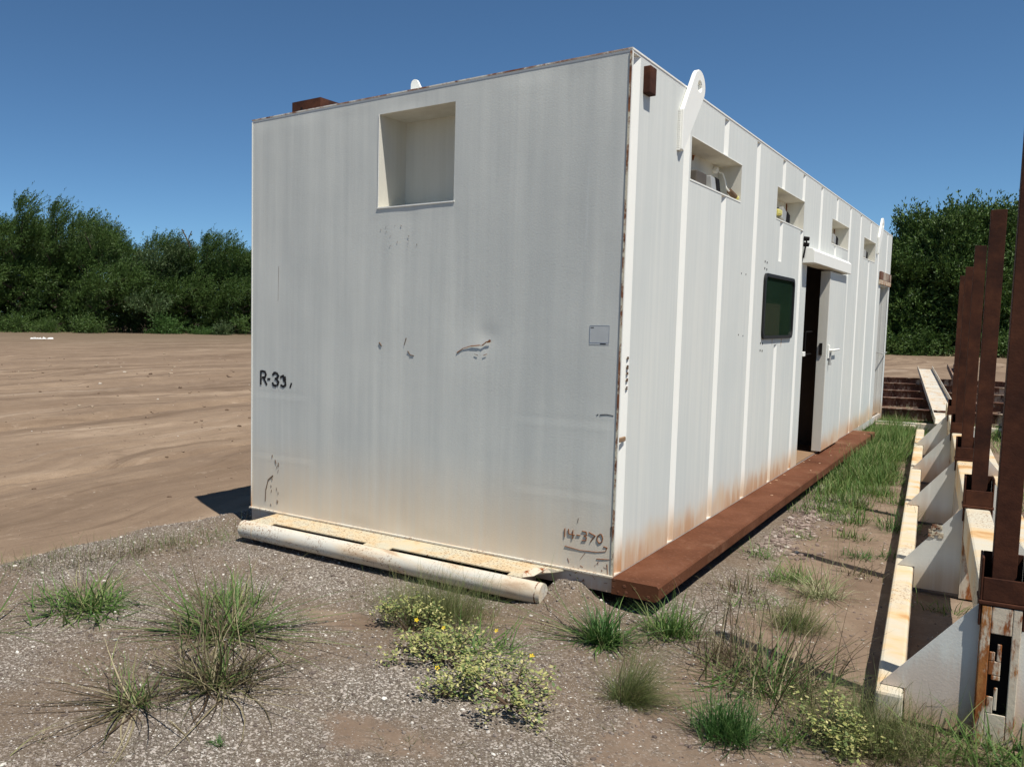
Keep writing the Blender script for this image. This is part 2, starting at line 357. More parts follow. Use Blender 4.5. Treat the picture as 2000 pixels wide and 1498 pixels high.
ln2 = k.ramp(k.noise(1.3, k.map((1.0, 0.04, 1.0), (27, 0, 0), wv_.outputs[0]), 4, 0.6, 0.2), 0.58, 0.66)
fld = k.mix(k.math('MULTIPLY', ln2, 0.5), fld, (0.42, 0.33, 0.245))
yy = k.sep(geo); dist = k.math('SUBTRACT', k.math('MULTIPLY', yy[1], 0.75), k.math('MULTIPLY', yy[0], 0.62))
farf = k.ramp(k.math('ADD', dist, k.math('MULTIPLY', k.noise(0.03, geo, 3), 30)), 48, 90)
fld = k.mix(k.math('MULTIPLY', farf, 0.8), fld, (0.15, 0.115, 0.075))
fine = k.noise(55, geo, 5, 0.75)
dirt = k.mix(fm, padd, fld)
dirt = k.mix(k.math('MULTIPLY', k.ramp(fine, 0.3, 0.7), 0.35), dirt, (0.12, 0.085, 0.06))
mot = k.noise(6, k.map((1, .45, 1), (0, 3, 0), geo), 7, 0.78)
dirt = k.mix(k.ramp(mot, 0.5, 0.68, 0, 0.42), dirt, (0.14, 0.098, 0.068))
dirt = k.mix(k.ramp(mot, 0.44, 0.30, 0, 0.40), dirt, (0.40, 0.315, 0.235))
# fine gravel
gc = k.vor(190, geo); gd = k.vor(190, geo, 'Distance')
gsep = k.n('ShaderNodeSeparateColor'); k.put(gsep.inputs[0], gc)
gcol = k.cr(gsep.outputs[0], [(0.0, (0.070, 0.056, 0.043)), (0.35, (0.125, 0.103, 0.081)), (0.7, (0.198, 0.168, 0.134)), (0.93, (0.26, 0.225, 0.18)), (0.97, (0.52, 0.49, 0.44))])
gc2 = k.vor(95, geo); gs2 = k.n('ShaderNodeSeparateColor'); k.put(gs2.inputs[0], gc2)
gcol = k.mix(k.ramp(gs2.outputs[1], 0.86, 0.87), gcol, (0.42, 0.37, 0.32))
gcol = k.mix(k.math('MULTIPLY', k.ramp(big, 0.36, 0.60), 0.75), gcol, (0.16, 0.115, 0.078))
gf = k.ramp(k.math('ADD', gm, k.math('MULTIPLY', k.noise(14, geo, 5, 0.7), 0.7)), 0.55, 0.85)
col = k.mix(gf, dirt, gcol)
spk = k.ramp(k.vor(60, geo, 'Distance'), 0.12, 0.2, 1, 0)
col = k.mix(k.math('MULTIPLY', spk, k.ramp(k.noise(3, geo, 3), 0.5, 0.7, 0.0, 0.35)), col, (0.34, 0.28, 0.22))
hb = k.math('ADD', k.math('MULTIPLY', k.math('MULTIPLY', gd, -1.0), gf), k.math('MULTIPLY', k.noise(30, geo, 6, 0.7), 0.8))
hb = k.math('ADD', hb, k.math('MULTIPLY', k.math('MULTIPLY', k.noise(5, k.map((1, .5, 1), (0, 0, 0), geo), 8, 0.75), 6.0), fm))
k.bump(hb, 0.4, 0.010)
M['ground'] = k.fin(col, 0.95, 0, 0.1)
ground = fast_mesh('ground', V, F, M['ground'], smooth=True); ground['kind'] = 'structure'
for nm, fn in (('gravel', gravel_mask), ('field', field_mask)):
    a = ground.data.attributes.new(nm, 'FLOAT', 'POINT'); a.data.foreach_set('value', fn(X, Y).ravel().astype(np.float32))

# ------------------------------------------------------------------ shelter building
W, L, H = 2.94, 12.97, 3.155
TX, TY = 0.0006, -0.0051
root = empty('steel_shelter', 'long white weathered steel skid building with ribbed side wall standing on the gravel', 'portable building', (0, 0, 0), (TX, TY, 0))
D = 0.045
# ribbed side: grooves at G
G = [0.015, 1.03, 2.0, 3.03, 4.06, 5.03, 6.06, 7.12, 8.18, 9.13, 10.15, 11.2, 12.25]
WIN = [(1.20, 2.56), (3.88, 5.16), (6.88, 8.16), (9.60, 10.86)]
WZ = (2.585, 2.865)
DOOR = (5.47, 7.75, 0.1, 2.26)
REAR = (11.72, 12.74, 0.1, 2.26)
openings = [(a, b) + WZ for a, b in WIN] + [DOOR, REAR]
flats = [(3.9, 4.5, 1.42, 2.2)]
def prof(y):
    for g in G:
        if g <= y <= g + 0.13:
            if y < g + 0.006: return -D * (y - g) / 0.006
            if y < g + 0.022: return -D
            return -D * (1 - (y - g - 0.022) / 0.108)
    return 0.0
ZB, ZT = 0.10, 3.135
for bi, g in enumerate(G):
    y0 = g; y1 = G[bi + 1] if bi + 1 < len(G) else L
    yb = {y0, y0 + 0.006, y0 + 0.022, y0 + 0.13, y1}
    zb = {ZB, ZT}
    for o in openings + flats:
        for q in o[:2]:
            if y0 < q < y1: yb.add(q)
        if o[1] > y0 and o[0] < y1: zb.update(o[2:])
    yb = sorted(yb); zb = sorted(zb)
    ms, mc = MB(), MB()
    for a, b in zip(yb, yb[1:]):
        if b - a < 1e-6: continue
        for c, d in zip(zb, zb[1:]):
            my, mz = (a + b) / 2, (c + d) / 2
            if any(o[0] < my < o[1] and o[2] < mz < o[3] for o in openings): continue
            isf = any(o[0] < my < o[1] and o[2] < mz < o[3] for o in flats)
            xa, xb = (0, 0) if isf else (prof(a + 1e-7), prof(b - 1e-7))
            if a == y1: xa = 0
            slope = b - y0 <= 0.1301
            (mc if slope and not isf else ms).poly([(xa, a, c), (xb, b, c), (xb, b, d), (xa, a, d)])
    if any(o[0] < g + .07 < o[1] for o in flats):
        pr = [(0, g), (-D, g + .006), (-D, g + .022), (0, g + .13)]
        for z in (1.42, 2.2): mc.poly([(p[0], p[1], z) for p in pr])
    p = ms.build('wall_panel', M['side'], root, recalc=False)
    if mc.v: mc.build('groove', M['palecream'], p, recalc=False)  # groove faces use a paler paint than the flat panels
# shell
MB().box(-W, 0.0, 0.0, L, ZT + 0.001, H).build('roof', M['palecream'], root)
b = MB().box(-W - 0.004, 0.003, -0.005, 0.006, H - 0.004, H + 0.004); b.build('roof_edge_bead', M['topseam'], root)
b = MB().box(0.0, 0.004, 0.008, L, H - 0.006, H + 0.004); b.box(-W - 0.004, -W + 0.01, 0.008, L, H - 0.008, H + 0.004)
b.build('roof_edge_bead', M['palecream'], root)
MB().poly([(-W, 0.01, 0.0), (-W, L, 0.0), (-W, L, ZT), (-W, 0.01, ZT)]).build('left_wall', M['side'], root, recalc=False)
MB().box(-W, 0.0, L - 0.03, L, 0.0, ZT).build('rear_wall', M['side'], root)
MB().box(-W + 0.02, -0.06, 0.45, L - 0.04, 0.06, 0.1).build('floor', M['floor'], root)
# inner lining (dark) with openings
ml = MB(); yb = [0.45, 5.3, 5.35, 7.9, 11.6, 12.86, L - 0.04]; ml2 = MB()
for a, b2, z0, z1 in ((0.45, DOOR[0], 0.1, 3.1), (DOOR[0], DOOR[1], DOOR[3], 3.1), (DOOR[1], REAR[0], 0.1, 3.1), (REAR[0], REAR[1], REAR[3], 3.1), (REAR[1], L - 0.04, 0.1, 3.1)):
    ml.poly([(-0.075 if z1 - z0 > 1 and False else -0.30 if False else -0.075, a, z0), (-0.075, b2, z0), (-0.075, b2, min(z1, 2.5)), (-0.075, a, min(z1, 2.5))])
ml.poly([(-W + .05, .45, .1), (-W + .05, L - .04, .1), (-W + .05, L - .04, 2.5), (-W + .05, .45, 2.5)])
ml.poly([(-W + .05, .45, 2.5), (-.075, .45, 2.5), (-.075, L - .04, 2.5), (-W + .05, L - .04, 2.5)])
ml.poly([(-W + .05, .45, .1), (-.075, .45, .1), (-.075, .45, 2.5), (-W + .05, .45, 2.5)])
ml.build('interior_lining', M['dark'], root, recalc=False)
# interior partition seen through the door
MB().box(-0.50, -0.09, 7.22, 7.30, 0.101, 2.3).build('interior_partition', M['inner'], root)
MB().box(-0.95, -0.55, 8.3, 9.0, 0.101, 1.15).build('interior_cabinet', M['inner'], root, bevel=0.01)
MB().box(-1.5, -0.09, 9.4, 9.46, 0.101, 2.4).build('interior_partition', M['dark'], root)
# door reveals
b = MB().box(-0.074, -0.001, DOOR[0] - 0.03, DOOR[0] - 0.001, 0.1, DOOR[3]); b.box(-0.074, -0.001, DOOR[0], DOOR[1], DOOR[3] + 0.001, DOOR[3] + 0.03); b.box(-0.074, -0.001, DOOR[1] + 0.001, DOOR[1] + 0.03, 0.1, DOOR[3])
b.build('door_frame', M['palecream'], root)
b = MB().box(-0.16, -0.06, REAR[1] + 0.001, REAR[1] + 0.20, 0.1, REAR[3]); b.box(-0.09, -0.001, REAR[0] + 0.002, REAR[1] - 0.002, REAR[3] + 0.001, REAR[3] + 0.12)
b.build('door_frame', M['palecream'], root)
MB().box(-0.001 - 0.16, 0.004, REAR[1] + 0.003, REAR[1] + 0.013, 0.1, REAR[3]).build('rear_jamb', M['palecream'], root)
MB().box(0.003, 0.03, REAR[0] - 0.25, REAR[1] + 0.12, REAR[3] + 0.09, REAR[3] + 0.22).build('rear_door_lintel', M['oldbeam'], root, bevel=0.004)
MB().box(0.003, 0.028, REAR[0] - 0.27, REAR[1] + 0.14, REAR[3] + 0.02, REAR[3] + 0.088).build('rear_door_drip_plate', M['stub'], root)
MB().path([(0.01, REAR[0] - 0.02, 1.18), (0.035, REAR[0] + 0.4, 1.15), (0.035, REAR[1] + 0.05, 1.16)], 0.008).build('rear_door_bar', M['steelgrey'], root)

# front wall: fine sheet with the recess cut and shallow buckles
RX0, RX1, RZ0, RZ1, RD = -1.735, -1.135, 2.395, 3.03, 0.34
gx = np.unique(np.round(np.concatenate([np.linspace(-W, RX0, 60), np.linspace(RX0, RX1, 26), np.linspace(RX1, 0, 58)]), 5))
gzv = np.unique(np.round(np.concatenate([np.linspace(0.103, RZ0, 100), np.linspace(RZ0, RZ1, 26), np.linspace(RZ1, ZT, 6)]), 5))
A, B_ = np.meshgrid(gx, gzv)
disp = 0.006 * fbm(A * 1.1 + 4, B_ * 0.9, 3, 40) + 0.0025 * vnoise(A * 3.5, B_ * 2.0, 44)
disp = disp + 0.004 * np.sin((A + W) / 0.585 * PI) ** 8 * 0.5
disp = disp + 0.006 * np.exp(-((A + 0.87) / 0.07) ** 2 - ((B_ - 1.52) / 0.07) ** 2) + 0.006 * np.exp(-((A + 0.93) / 0.22) ** 2 - ((B_ - 1.6) / 0.2) ** 2)
for zc, x0, x1 in ((1.055, -W, -2.4), (0.56, -W, -2.35), (1.03, -0.62, 0), (0.58, -0.6, 0)):
    disp = disp + 0.0009 * np.exp(-((B_ - zc + 0.03) / 0.028) ** 2) * sstep(A, x0 - 0.1, x0 + 0.05) * (1 - sstep(A, x1 - 0.05, x1 + 0.1)) * np.sign(B_ - zc + 0.03)
disp = disp + 0.0022 * (sstep(A, -1.745, -1.725) - sstep(A, -1.50, -1.47)) * (1 - sstep(B_, RZ0 - .5, RZ0)) + 0.0012 * (sstep(A, -1.14, -1.12)) * (1 - sstep(B_, RZ0 - .7, RZ0))
edge = np.minimum.reduce([sstep(A, -W, -W + 0.08), 1 - sstep(A, -0.08, 0), sstep(B_, 0.1, 0.2), 1 - sstep(B_, ZT - 0.1, ZT)])
inr = 1 - np.clip(1 - np.maximum.reduce([RX0 - A, A - RX1, RZ0 - B_, B_ - RZ1]) / 0.08, 0, 1)
disp = disp * edge * np.clip(inr, 0, 1)
V = np.stack([A.ravel(), disp.ravel(), B_.ravel()], 1)
n1 = len(gx); FF = []
for j in range(len(gzv) - 1):
    for i2 in range(n1 - 1):
        mx, mz = (gx[i2] + gx[i2 + 1]) / 2, (gzv[j] + gzv[j + 1]) / 2
        if RX0 < mx < RX1 and RZ0 < mz < RZ1: continue
        q = j * n1 + i2; FF.append((q, q + 1, q + 1 + n1, q + n1))
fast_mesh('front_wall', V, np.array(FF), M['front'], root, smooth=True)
b = MB(); x0, x1, z0, z1, d = RX0, RX1, RZ0, RZ1, RD
b.poly([(x0, 0, z0), (x0, d, z0), (x0, d, z1), (x0, 0, z1)]); b.poly([(x1, 0, z0), (x1, 0, z1), (x1, d, z1), (x1, d, z0)])
b.poly([(x0, 0, z0), (x1, 0, z0), (x1, d, z0), (x0, d, z0)]); b.poly([(x0, 0, z1), (x0, d, z1), (x1, d, z1), (x1, 0, z1)])
b.poly([(x0, d, z0), (x1, d, z0), (x1, d, z1), (x0, d, z1)])
rc = b.build('front_recess', M['recess'], root, recalc=False)
e = 0.008; b = MB().box(x0 - e, x1 + e, -0.006, 0.002, z0 - e, z0); b.box(x0 - e * .6, x0, -0.004, 0.002, z0, z1)
b.build('recess_rim', M['palecream'], rc)
# hidden back of the front wall
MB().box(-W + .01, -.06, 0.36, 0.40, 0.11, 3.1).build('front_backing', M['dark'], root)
# corner edge with rusted seam
MB().box(-0.010, 0.002, -0.006, 0.013, 0.10, H - 0.015).build('corner_weld', M['seam'], root)
MB().box(0.0025, 0.006, -0.004, 0.008, 0.10, H - 0.015).build('corner_paint_edge', M['palecream'], root)
MB().box(-W - .004, -W + .004, -0.004, 0.012, 0.10, H - 0.015).build('corner_weld', M['palecream'], root)
# skid base under the walls
b = MB().box(-W, 0.0, 0.004, 0.03, 0.0, 0.10); b.box(-0.03, -0.001, 0.031, L, 0.0, 0.10); b.box(-W, -W + .03, .031, L, 0, .1)
b.build('skid_base', M['gusset'], root)
MB().box(-W - 0.012, 0.004, -0.020, 0.003, 0.092, 0.106).build('base_rim', M['pipe'], root, bevel=0.003)
# side recess windows with flood lights
def quad_recess(y0, y1, z0, z1, d):
    b = MB()
    b.poly([(0, y0, z0), (-d, y0, z0), (-d, y0, z1), (0, y0, z1)]); b.poly([(0, y1, z0), (0, y1, z1), (-d, y1, z1), (-d, y1, z0)])
    b.poly([(0, y0, z1), (-d, y0, z1), (-d, y1, z1), (0, y1, z1)]); b.poly([(0, y0, z0), (0, y1, z0), (-d, y1, z0), (-d, y0, z0)])
    b.poly([(-d, y0, z0), (-d, y1, z0), (-d, y1, z1), (-d, y0, z1)])
    o = b.build('light_recess', M['recess'], root, recalc=False)
    r = MB().box(-0.05, 0.003, y0 - 0.006, y1 + 0.006, z0 - 0.012, z0 - 0.002); r.box(-0.045, 0.002, y0 - 0.006, y1 + .006, z1 + .001, z1 + .007); r.build('recess_lip', M['palecream'], o)
    return o
def floodlight(rc, y, z, rot, s=1.0):
    b = MB().box(-0.055 * s, 0.055 * s, -0.05 * s, 0.10 * s, -0.05 * s, 0.055 * s).build('floodlight_housing', M['steelgrey'], rc, bevel=0.006)
    b.location = (-0.085, y, z); b.rotation_euler = rot
    c = MB().box(-0.062 * s, 0.062 * s, 0.101 * s, 0.22 * s, -0.058 * s, 0.06 * s).build('floodlight_head', M['black'], rc, bevel=0.006)
    c.location = (-0.085, y, z); c.rotation_euler = rot
for n_, (a, b2) in enumerate(WIN):
    rc = quad_recess(a, b2, WZ[0], WZ[1], 0.17)
    rc2 = MB().tube((-0.165, a + 0.62, WZ[1] - 0.012), (-0.165, a + 0.62, WZ[1] - 0.05), 0.012, 0.004, 8).build('bracket_stub', M['weldrust'], rc)
    # rusty inner corner
    MB().box(-0.169, -0.160, b2 - 0.012, b2 - 0.001, WZ[0] + .002, WZ[1] - .002).build('rust_run', M['weldrust'] if n_ else M['recess'], rc)
    if n_ == 0:
        floodlight(rc, a + 0.66, WZ[0] + 0.045, (0, math.radians(-8), math.radians(4)), 1.05)
        MB().box(-0.13, -0.03, a + 0.25, a + 0.50, WZ[0] + 0.01, WZ[0] + 0.10).build('ballast_box', M['inner'], rc, bevel=.008)
        MB().tube((-0.169, b2 - 0.16, WZ[1] - 0.04), (-0.14, b2 - 0.16, WZ[1] - 0.045), 0.026, 0.024, 14).tube((-0.14, b2 - 0.16, WZ[1] - 0.045), (-0.135, b2 - 0.16, WZ[1] - 0.045), 0.013, 0.012, 10).build('cable_gland', M['palecream'], rc)
        y_ = b2 - 0.16
        MB().path([(-0.135, y_, 2.81), (-0.10, y_ + 0.0, 2.79), (-0.085, y_ + 0.01, 2.74), (-0.075, y_ + 0.02, 2.68), (-0.06, y_ + 0.05, 2.655)], 0.006).build('cable', M['palecream'], rc)
        MB().tube((-0.06, y_ + 0.05, 2.66), (-0.035, y_ + 0.13, 2.618), 0.020, 0.022, 10).build('plug_body', M['scratch'], rc)
        MB().tube((-0.035, y_ + 0.13, 2.618), (-0.018, y_ + 0.20, 2.602), 0.018, 0.014, 10).build('plug_tip', M['yellow'], rc)
    elif n_ == 1:
        floodlight(rc, a + 0.45, WZ[0] + 0.075, (math.radians(-12), 0, 0), 1.1)
        MB().box(-0.10, -0.03, a + 0.25, a + 0.40, WZ[0] + 0.06, WZ[0] + 0.11).build('plug_tip', M['yellow'], rc, bevel=0.01)
    else:
        floodlight(rc, a + 0.42, WZ[0] + 0.075, (math.radians(-8), 0, 0), 1.0)
# window with rubber frame
def rrect(y0, y1, z0, z1, r, n=5):
    pts = []
    for cy, cz, a0 in ((y1 - r, z1 - r, 0), (y0 + r, z1 - r, 90), (y0 + r, z0 + r, 180), (y1 - r, z0 + r, 270)):
        for i2 in range(n + 1):
            t = math.radians(a0 + 90 * i2 / n); pts.append((cy + r * math.cos(t), cz + r * math.sin(t)))
    return pts
WY = (3.50, 4.80, 1.475, 2.065)
o_ = rrect(WY[0], WY[1], WY[2], WY[3], 0.07); i_ = rrect(WY[0] + 0.04, WY[1] - 0.04, WY[2] + 0.03, WY[3] - 0.03, 0.05)
b = MB(); n = len(o_)
for (ra, xa, rb, xb) in ((o_, 0.001, o_, 0.020), (o_, 0.020, i_, 0.020), (i_, 0.020, i_, 0.003)):
    for q in range(n):
        t = (q + 1) % n; b.poly([(xa, *ra[q]), (xa, *ra[t]), (xb, *rb[t]), (xb, *rb[q])])
wf = b.build('window', M['rubber'], root, recalc=False)
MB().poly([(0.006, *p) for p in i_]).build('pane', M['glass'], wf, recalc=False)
b = MB().box(0.006, 0.0085, 3.56, 4.10, 1.51, 1.78); b = MB()
for y_, z_ in ((3.52, 2.165), (3.60, 2.16), (3.52, 2.105), (3.60, 2.10), (3.50, 1.44), (3.58, 1.435), (3.50, 1.375), (3.58, 1.37), (2.7, 2.02), (2.85, 2.02), (2.7, 1.52), (2.85, 1.51)):
    b2 = MB().tube((0.0005, y_, z_), (0.003, y_, z_), 0.010 if y_ > 3.4 else 0.006, None, 8).build('bolt_hole', M['black'], root)
for y_, z_, h_ in ((3.95, 1.44, 0.05), (4.35, 1.44, 0.08)):
    MB().prism([(y_, 1.472), (y_ + .04, 1.472), (y_ + .025, 1.472 - h_), (y_ + 0.012, 1.472 - h_)], 0, 0.0006, 0.0014).build('rust_run', M['stub'], root)

# door header, door, hardware
MB().prism([(0.002, 2.25), (0.11, 2.25), (0.11, 2.37), (0.085, 2.40), (0.002, 2.42)], 1, 5.20, 7.72).build('door_header', M['palecream'], root, bevel=0.004)
dr = MB().box(-0.035, 0.058, 6.56, 7.84, 0.125, 2.235).build('door', M['side'], root, bevel=0.006)
MB().box(-0.036, 0.0585, 6.550, 6.558, 0.13, 2.23).build('door_edge', M['recess'], dr, bevel=0.002)
MB().box(0.0585, 0.062, 6.562, 6.575, 0.13, 2.23).build('door_trim', M['palecream'], dr)
b = MB().box(0.059, 0.072, 6.66, 6.73, 1.22, 1.38); hd = b.build('handle_plate', M['palecream'], dr, bevel=0.004)
MB().tube((0.07, 6.70, 1.315), (0.105, 6.70, 1.315), 0.014, None, 10).path([(0.10, 6.69, 1.315), (0.10, 7.18, 1.318)], 0.011, 8).build('handle_lever', M['palecream'], hd)
MB().path([(0.075, 6.74, 1.30), (0.075, 6.74, 1.17)], 0.013, 8).tube((0.075, 6.74, 1.17), (0.075, 6.74, 1.14), 0.018, 0.018, 10).build('padlock_rod', M['steelgrey'], hd)
MB().box(-0.01, 0.02, 6.535, 6.549, 1.26, 1.40).build('latch', M['black'], dr)
MB().box(-0.06, 0.008, 5.475, 5.60, 1.27, 1.32).build('strike_tab', M['palecream'], root, bevel=0.004)
MB().path([(-0.10, 6.56, 1.53), (-0.10, 6.18, 1.53), (-0.10, 6.18, 1.27), (-0.10, 6.56, 1.27)], 0.010, 8).build('inside_grab_bar', M['black'], root)
MB().box(-0.30, 0.0, DOOR[0] - 0.01, DOOR[1], 0.1005, 0.112).build('door_sill', M['floor'], root)
for z_ in (2.17, 1.35):
    MB().tube((0.001, 7.97, z_), (0.008, 7.97, z_), 0.014, None, 8).build('bolt', M['weldrust'], root)
# conduit fittings above the header
for z_ in (2.50, 2.44):
    MB().tube((0.0, 5.22, z_), (0.05, 5.22, z_ - 0.005), 0.026, 0.020, 10).build('cable_gland', M['black'], root)
MB().path([(0.02, 5.21, 2.5), (0.03, 5.20, 2.46), (0.02, 5.2, 2.40), (0.01, 5.19, 2.30)], 0.008).build('cable', M['black'], root)

# running board
SL = 9.62
st = MB().prism([(0.001, 0.001), (0.262, 0.001), (0.272, 0.014), (0.272, 0.082), (0.261, 0.094), (0.001, 0.094)], 1, -0.012, SL).build('running_board', None, root)
k = NT('rusty_tread_plate')
n = k.noise(2.5, None, 5, 0.65); n2 = k.noise(60, None, 4, 0.7)
cc = k.cr(n, [(0.3, (0.085, 0.031, 0.014)), (0.52, (0.13, 0.050, 0.024)), (0.72, (0.175, 0.074, 0.040))])
cc = k.mix(k.math('MULTIPLY', n2, 0.3), cc, (0.06, 0.022, 0.014))
v1 = k.vor(1.0, k.map((26, 38, 26)), 'Distance')
cc = k.mix(k.ramp(k.noise(1.1, k.map((1, .6, 1), (5, 1, 1)), 6, .75), .52, .68, 0, .5), cc, (0.26, 0.15, 0.09))
dia = k.ramp(v1, 0.18, 0.34, 1, 0)
cc = k.mix(k.math('MULTIPLY', dia, 0.35), cc, (0.21, 0.095, 0.06))
k.bump(k.math('ADD', k.math('MULTIPLY', dia, 1.0), k.math('MULTIPLY', n2, 0.3)), 0.7, 0.004)
st.data.materials.append(k.fin(cc, 0.8, 0, 0.12))
for q in range(14):
    y_ = R.uniform(3.2, 9.3); MB().box(-0.006, 0.006, -0.008, 0.012, 0, 0.004).build('paint_flake', M['palecream'], st, loc=(R.uniform(0.02, 0.05) + (0.15 if R.random() < .3 else 0), y_, 0.0945)).rotation_euler.z = R.uniform(0, 3)

# front platform and pipe
A0, A1 = -2.67, -0.29
pl = MB()
th = 0.008
slots = [(-2.50, -1.64), (-1.43, -0.55)]
def zpl(y): return 0.092 + (y) * 0.10
def slab(xa, xb, ya, yb, xa2=None, xb2=None):
    xa2 = xa if xa2 is None else xa2; xb2 = xb if xb2 is None else xb2
    o = len(pl.v)
    for dz in (0, -th):
        pl.v += [(xa, ya, zpl(ya) + dz), (xb, ya, zpl(ya) + dz), (xb2, yb, zpl(yb) + dz), (xa2, yb, zpl(yb) + dz)]
    pl.f += [tuple(o + i2 for i2 in q) for q in ((0, 3, 2, 1), (4, 5, 6, 7), (0, 1, 5, 4), (1, 2, 6, 5), (2, 3, 7, 6), (3, 0, 4, 7))]
slab(A0 - 0.03, -0.44, -0.212, -0.010, A0 + 0.02, A1)
yy0, yy1 = -0.262, -0.2121
prev = A0 - 0.05
for a, b2 in slots: slab(prev, a, yy0, yy1, prev + 0.02 if prev < -2.6 else prev, a); prev = b2
slab(prev, -0.47, yy0, yy1, prev, -0.44)
pl.build('drawbar_platform', M['plate'], root)
PA, PB, PR = Vector((-2.74, -0.300, 0.010)), Vector((-0.31, -0.282, -0.003)), 0.066
pp = MB(); pp.tube(PA, PB, PR, PR, 28, cap=False); pp = pp.build('bumper_pipe', M['pipe'], root, smooth=True, recalc=False)
dv = (PB - PA).normalized()
for p, s_ in ((PB, 1), (PA, -1)):
    MB().tube(p - dv * 0.004 * s_, p + dv * 0.004 * s_, PR * 0.97, PR * 0.97, 28).build('end_cap', M['pipe'], pp)
    MB().tube(p - dv * 0.030 * s_, p - dv * 0.022 * s_, PR * 1.008, PR * 1.008, 28).build('weld_ring', M['seam'], pp, smooth=False)
pj = PA + dv * 0.13; MB().tube(pj, pj + dv * 0.012, PR * 1.02, PR * 1.02, 28).build('weld_ring', M['stub'], pp)
pj = PA + (PB - PA) * 0.60; MB().tube(pj, pj + dv * 0.006, PR * 1.01, PR * 1.01, 28).build('weld_ring', M['pipe'], pp)
for q in range(46):
    t_ = R.random() ** .8; c_ = PA + (PB - PA) * (.03 + .93 * t_); a_ = math.radians(R.uniform(185, 250)); ln_ = R.uniform(.008, .05)
    n_ = Vector((0, math.cos(a_), -math.sin(a_) * -1)); p0 = c_ + n_ * (PR - .0015)
    MB().tube(p0, p0 + dv * ln_ + Vector((0, 0, R.uniform(-.004, .004))), R.uniform(.0015, .0035), .001, 6).build('rust_scrape', M['scratch' if q % 2 else 'weldrust'], pp)
# torn bent flange
b = MB()
fp = [(-0.455, -0.252, 0.066), (-0.40, -0.21, 0.075), (-0.38, -0.15, 0.083), (-0.34, -0.10, 0.082)]
fq = [(-0.465, -0.215, 0.090), (-0.42, -0.17, 0.112), (-0.36, -0.11, 0.108), (-0.30, -0.08, 0.097)]
for q in range(3): b.poly([fp[q], fp[q + 1], fq[q + 1], fq[q]])
b.build('torn_flange', M['stub'], root, recalc=False).modifiers.new('s', 'SOLIDIFY').thickness = 0.006
# brace stubs under the platform
for x_ in (-2.55, -1.53, -0.5): MB().box(x_ - 0.02, x_ + 0.02, -0.27, 0.0, -0.02, 0.05).build('brace', M['gusset'], root)

# lifting eyes
def eye(y, x, sgn, name='lifting_eye'):
    out = [(0.0, 2.73), (0.0, 2.985)]
    cy, cz, r = 0.33, 3.195, 0.105
    for i2 in range(13):
        t = math.radians(150 - 190 * i2 / 12); out.append((cy + r * math.cos(t) * 1.25, cz + r * math.sin(t)))
    out.append((0.035, 2.72))
    pts = [(y + p[0], p[1]) for p in out]
    bm_ = MB(); a, b2 = (x, x + 0.027 * sgn); 
    hole = [(y + cy + 0.038 * math.cos(t) * 1.25, cz + 0.036 * math.sin(t)) for t in [2 * PI * q / 12 for q in range(12)]]
    o = bm_.prism(pts, 0, min(a, b2), max(a, b2)).build(name, M['palecream'], root)
    c = MB().prism(hole, 0, min(a, b2) - 0.01, max(a, b2) + 0.01).build('cutter', None)
    md = o.modifiers.new('h', 'BOOLEAN'); md.object = c; md.solver = 'EXACT'
    bv = o.modifiers.new('b', 'BEVEL'); bv.width = 0.004; bv.limit_method = 'ANGLE'
    dg = bpy.context.evaluated_depsgraph_get(); me = bpy.data.meshes.new_from_object(o.evaluated_get(dg))
    o.modifiers.clear(); o.data = me; bpy.data.objects.remove(c)
    w_ = MB(); 
    for q in range(18): w_.box(x - 0.002, x + 0.012 * sgn, y - 0.012, y + 0.002, 2.725 + q * 0.0143, 2.7375 + q * 0.0143)
    if sgn > 0: w_.build('weld_bead', M['palecream'], o)
    return o
eye(0.89, 0.003, 1); eye(11.0, 0.003, 1); eye(0.80, -W - 0.003, -1); eye(10.95, -W - 0.003, -1)
# roof lug and rusty tube ends
b = MB(); pts = [(-1.60, 3.15), (-1.60, 3.235)] + [(-1.57 + 0.03 * math.cos(math.radians(t)), 3.245 + 0.035 * math.sin(math.radians(t))) for t in range(170, 10, -20)] + [(-1.50, 3.18), (-1.49, 3.15)]
lg = b.prism(pts, 1, 0.18, 0.20).build('roof_lug', M['palecream'], root)
MB().prism([(-1.565, 3.16), (-1.55, 3.205), (-1.52, 3.165)], 1, 0.176, 0.179).build('rust_patch', M['stub'], lg)
b = MB().box(-2.68, -2.40, 0.17, 0.19, 3.156, 3.285); b.box(-2.68, -2.40, 0.45, 0.47, 3.156, 3.285); b.box(-2.68, -2.66, 0.19, 0.45, 3.156, 3.285); b.box(-2.42, -2.40, 0.19, 0.45, 3.156, 3.285); b.box(-2.66, -2.42, .19, .45, 3.265, 3.283)
b = b.build('rusty_tube_stub', M['rust'], root)
MB().tube((-2.585, 0.1695, 3.225), (-2.585, 0.168, 3.225), 0.011, None, 10).build('bolt_hole', M['black'], b)
MB().box(-0.02, 0.040, 0.20, 0.31, 2.945, 3.10).build('rusty_tube_stub', M['rust'], root, bevel=0.004)

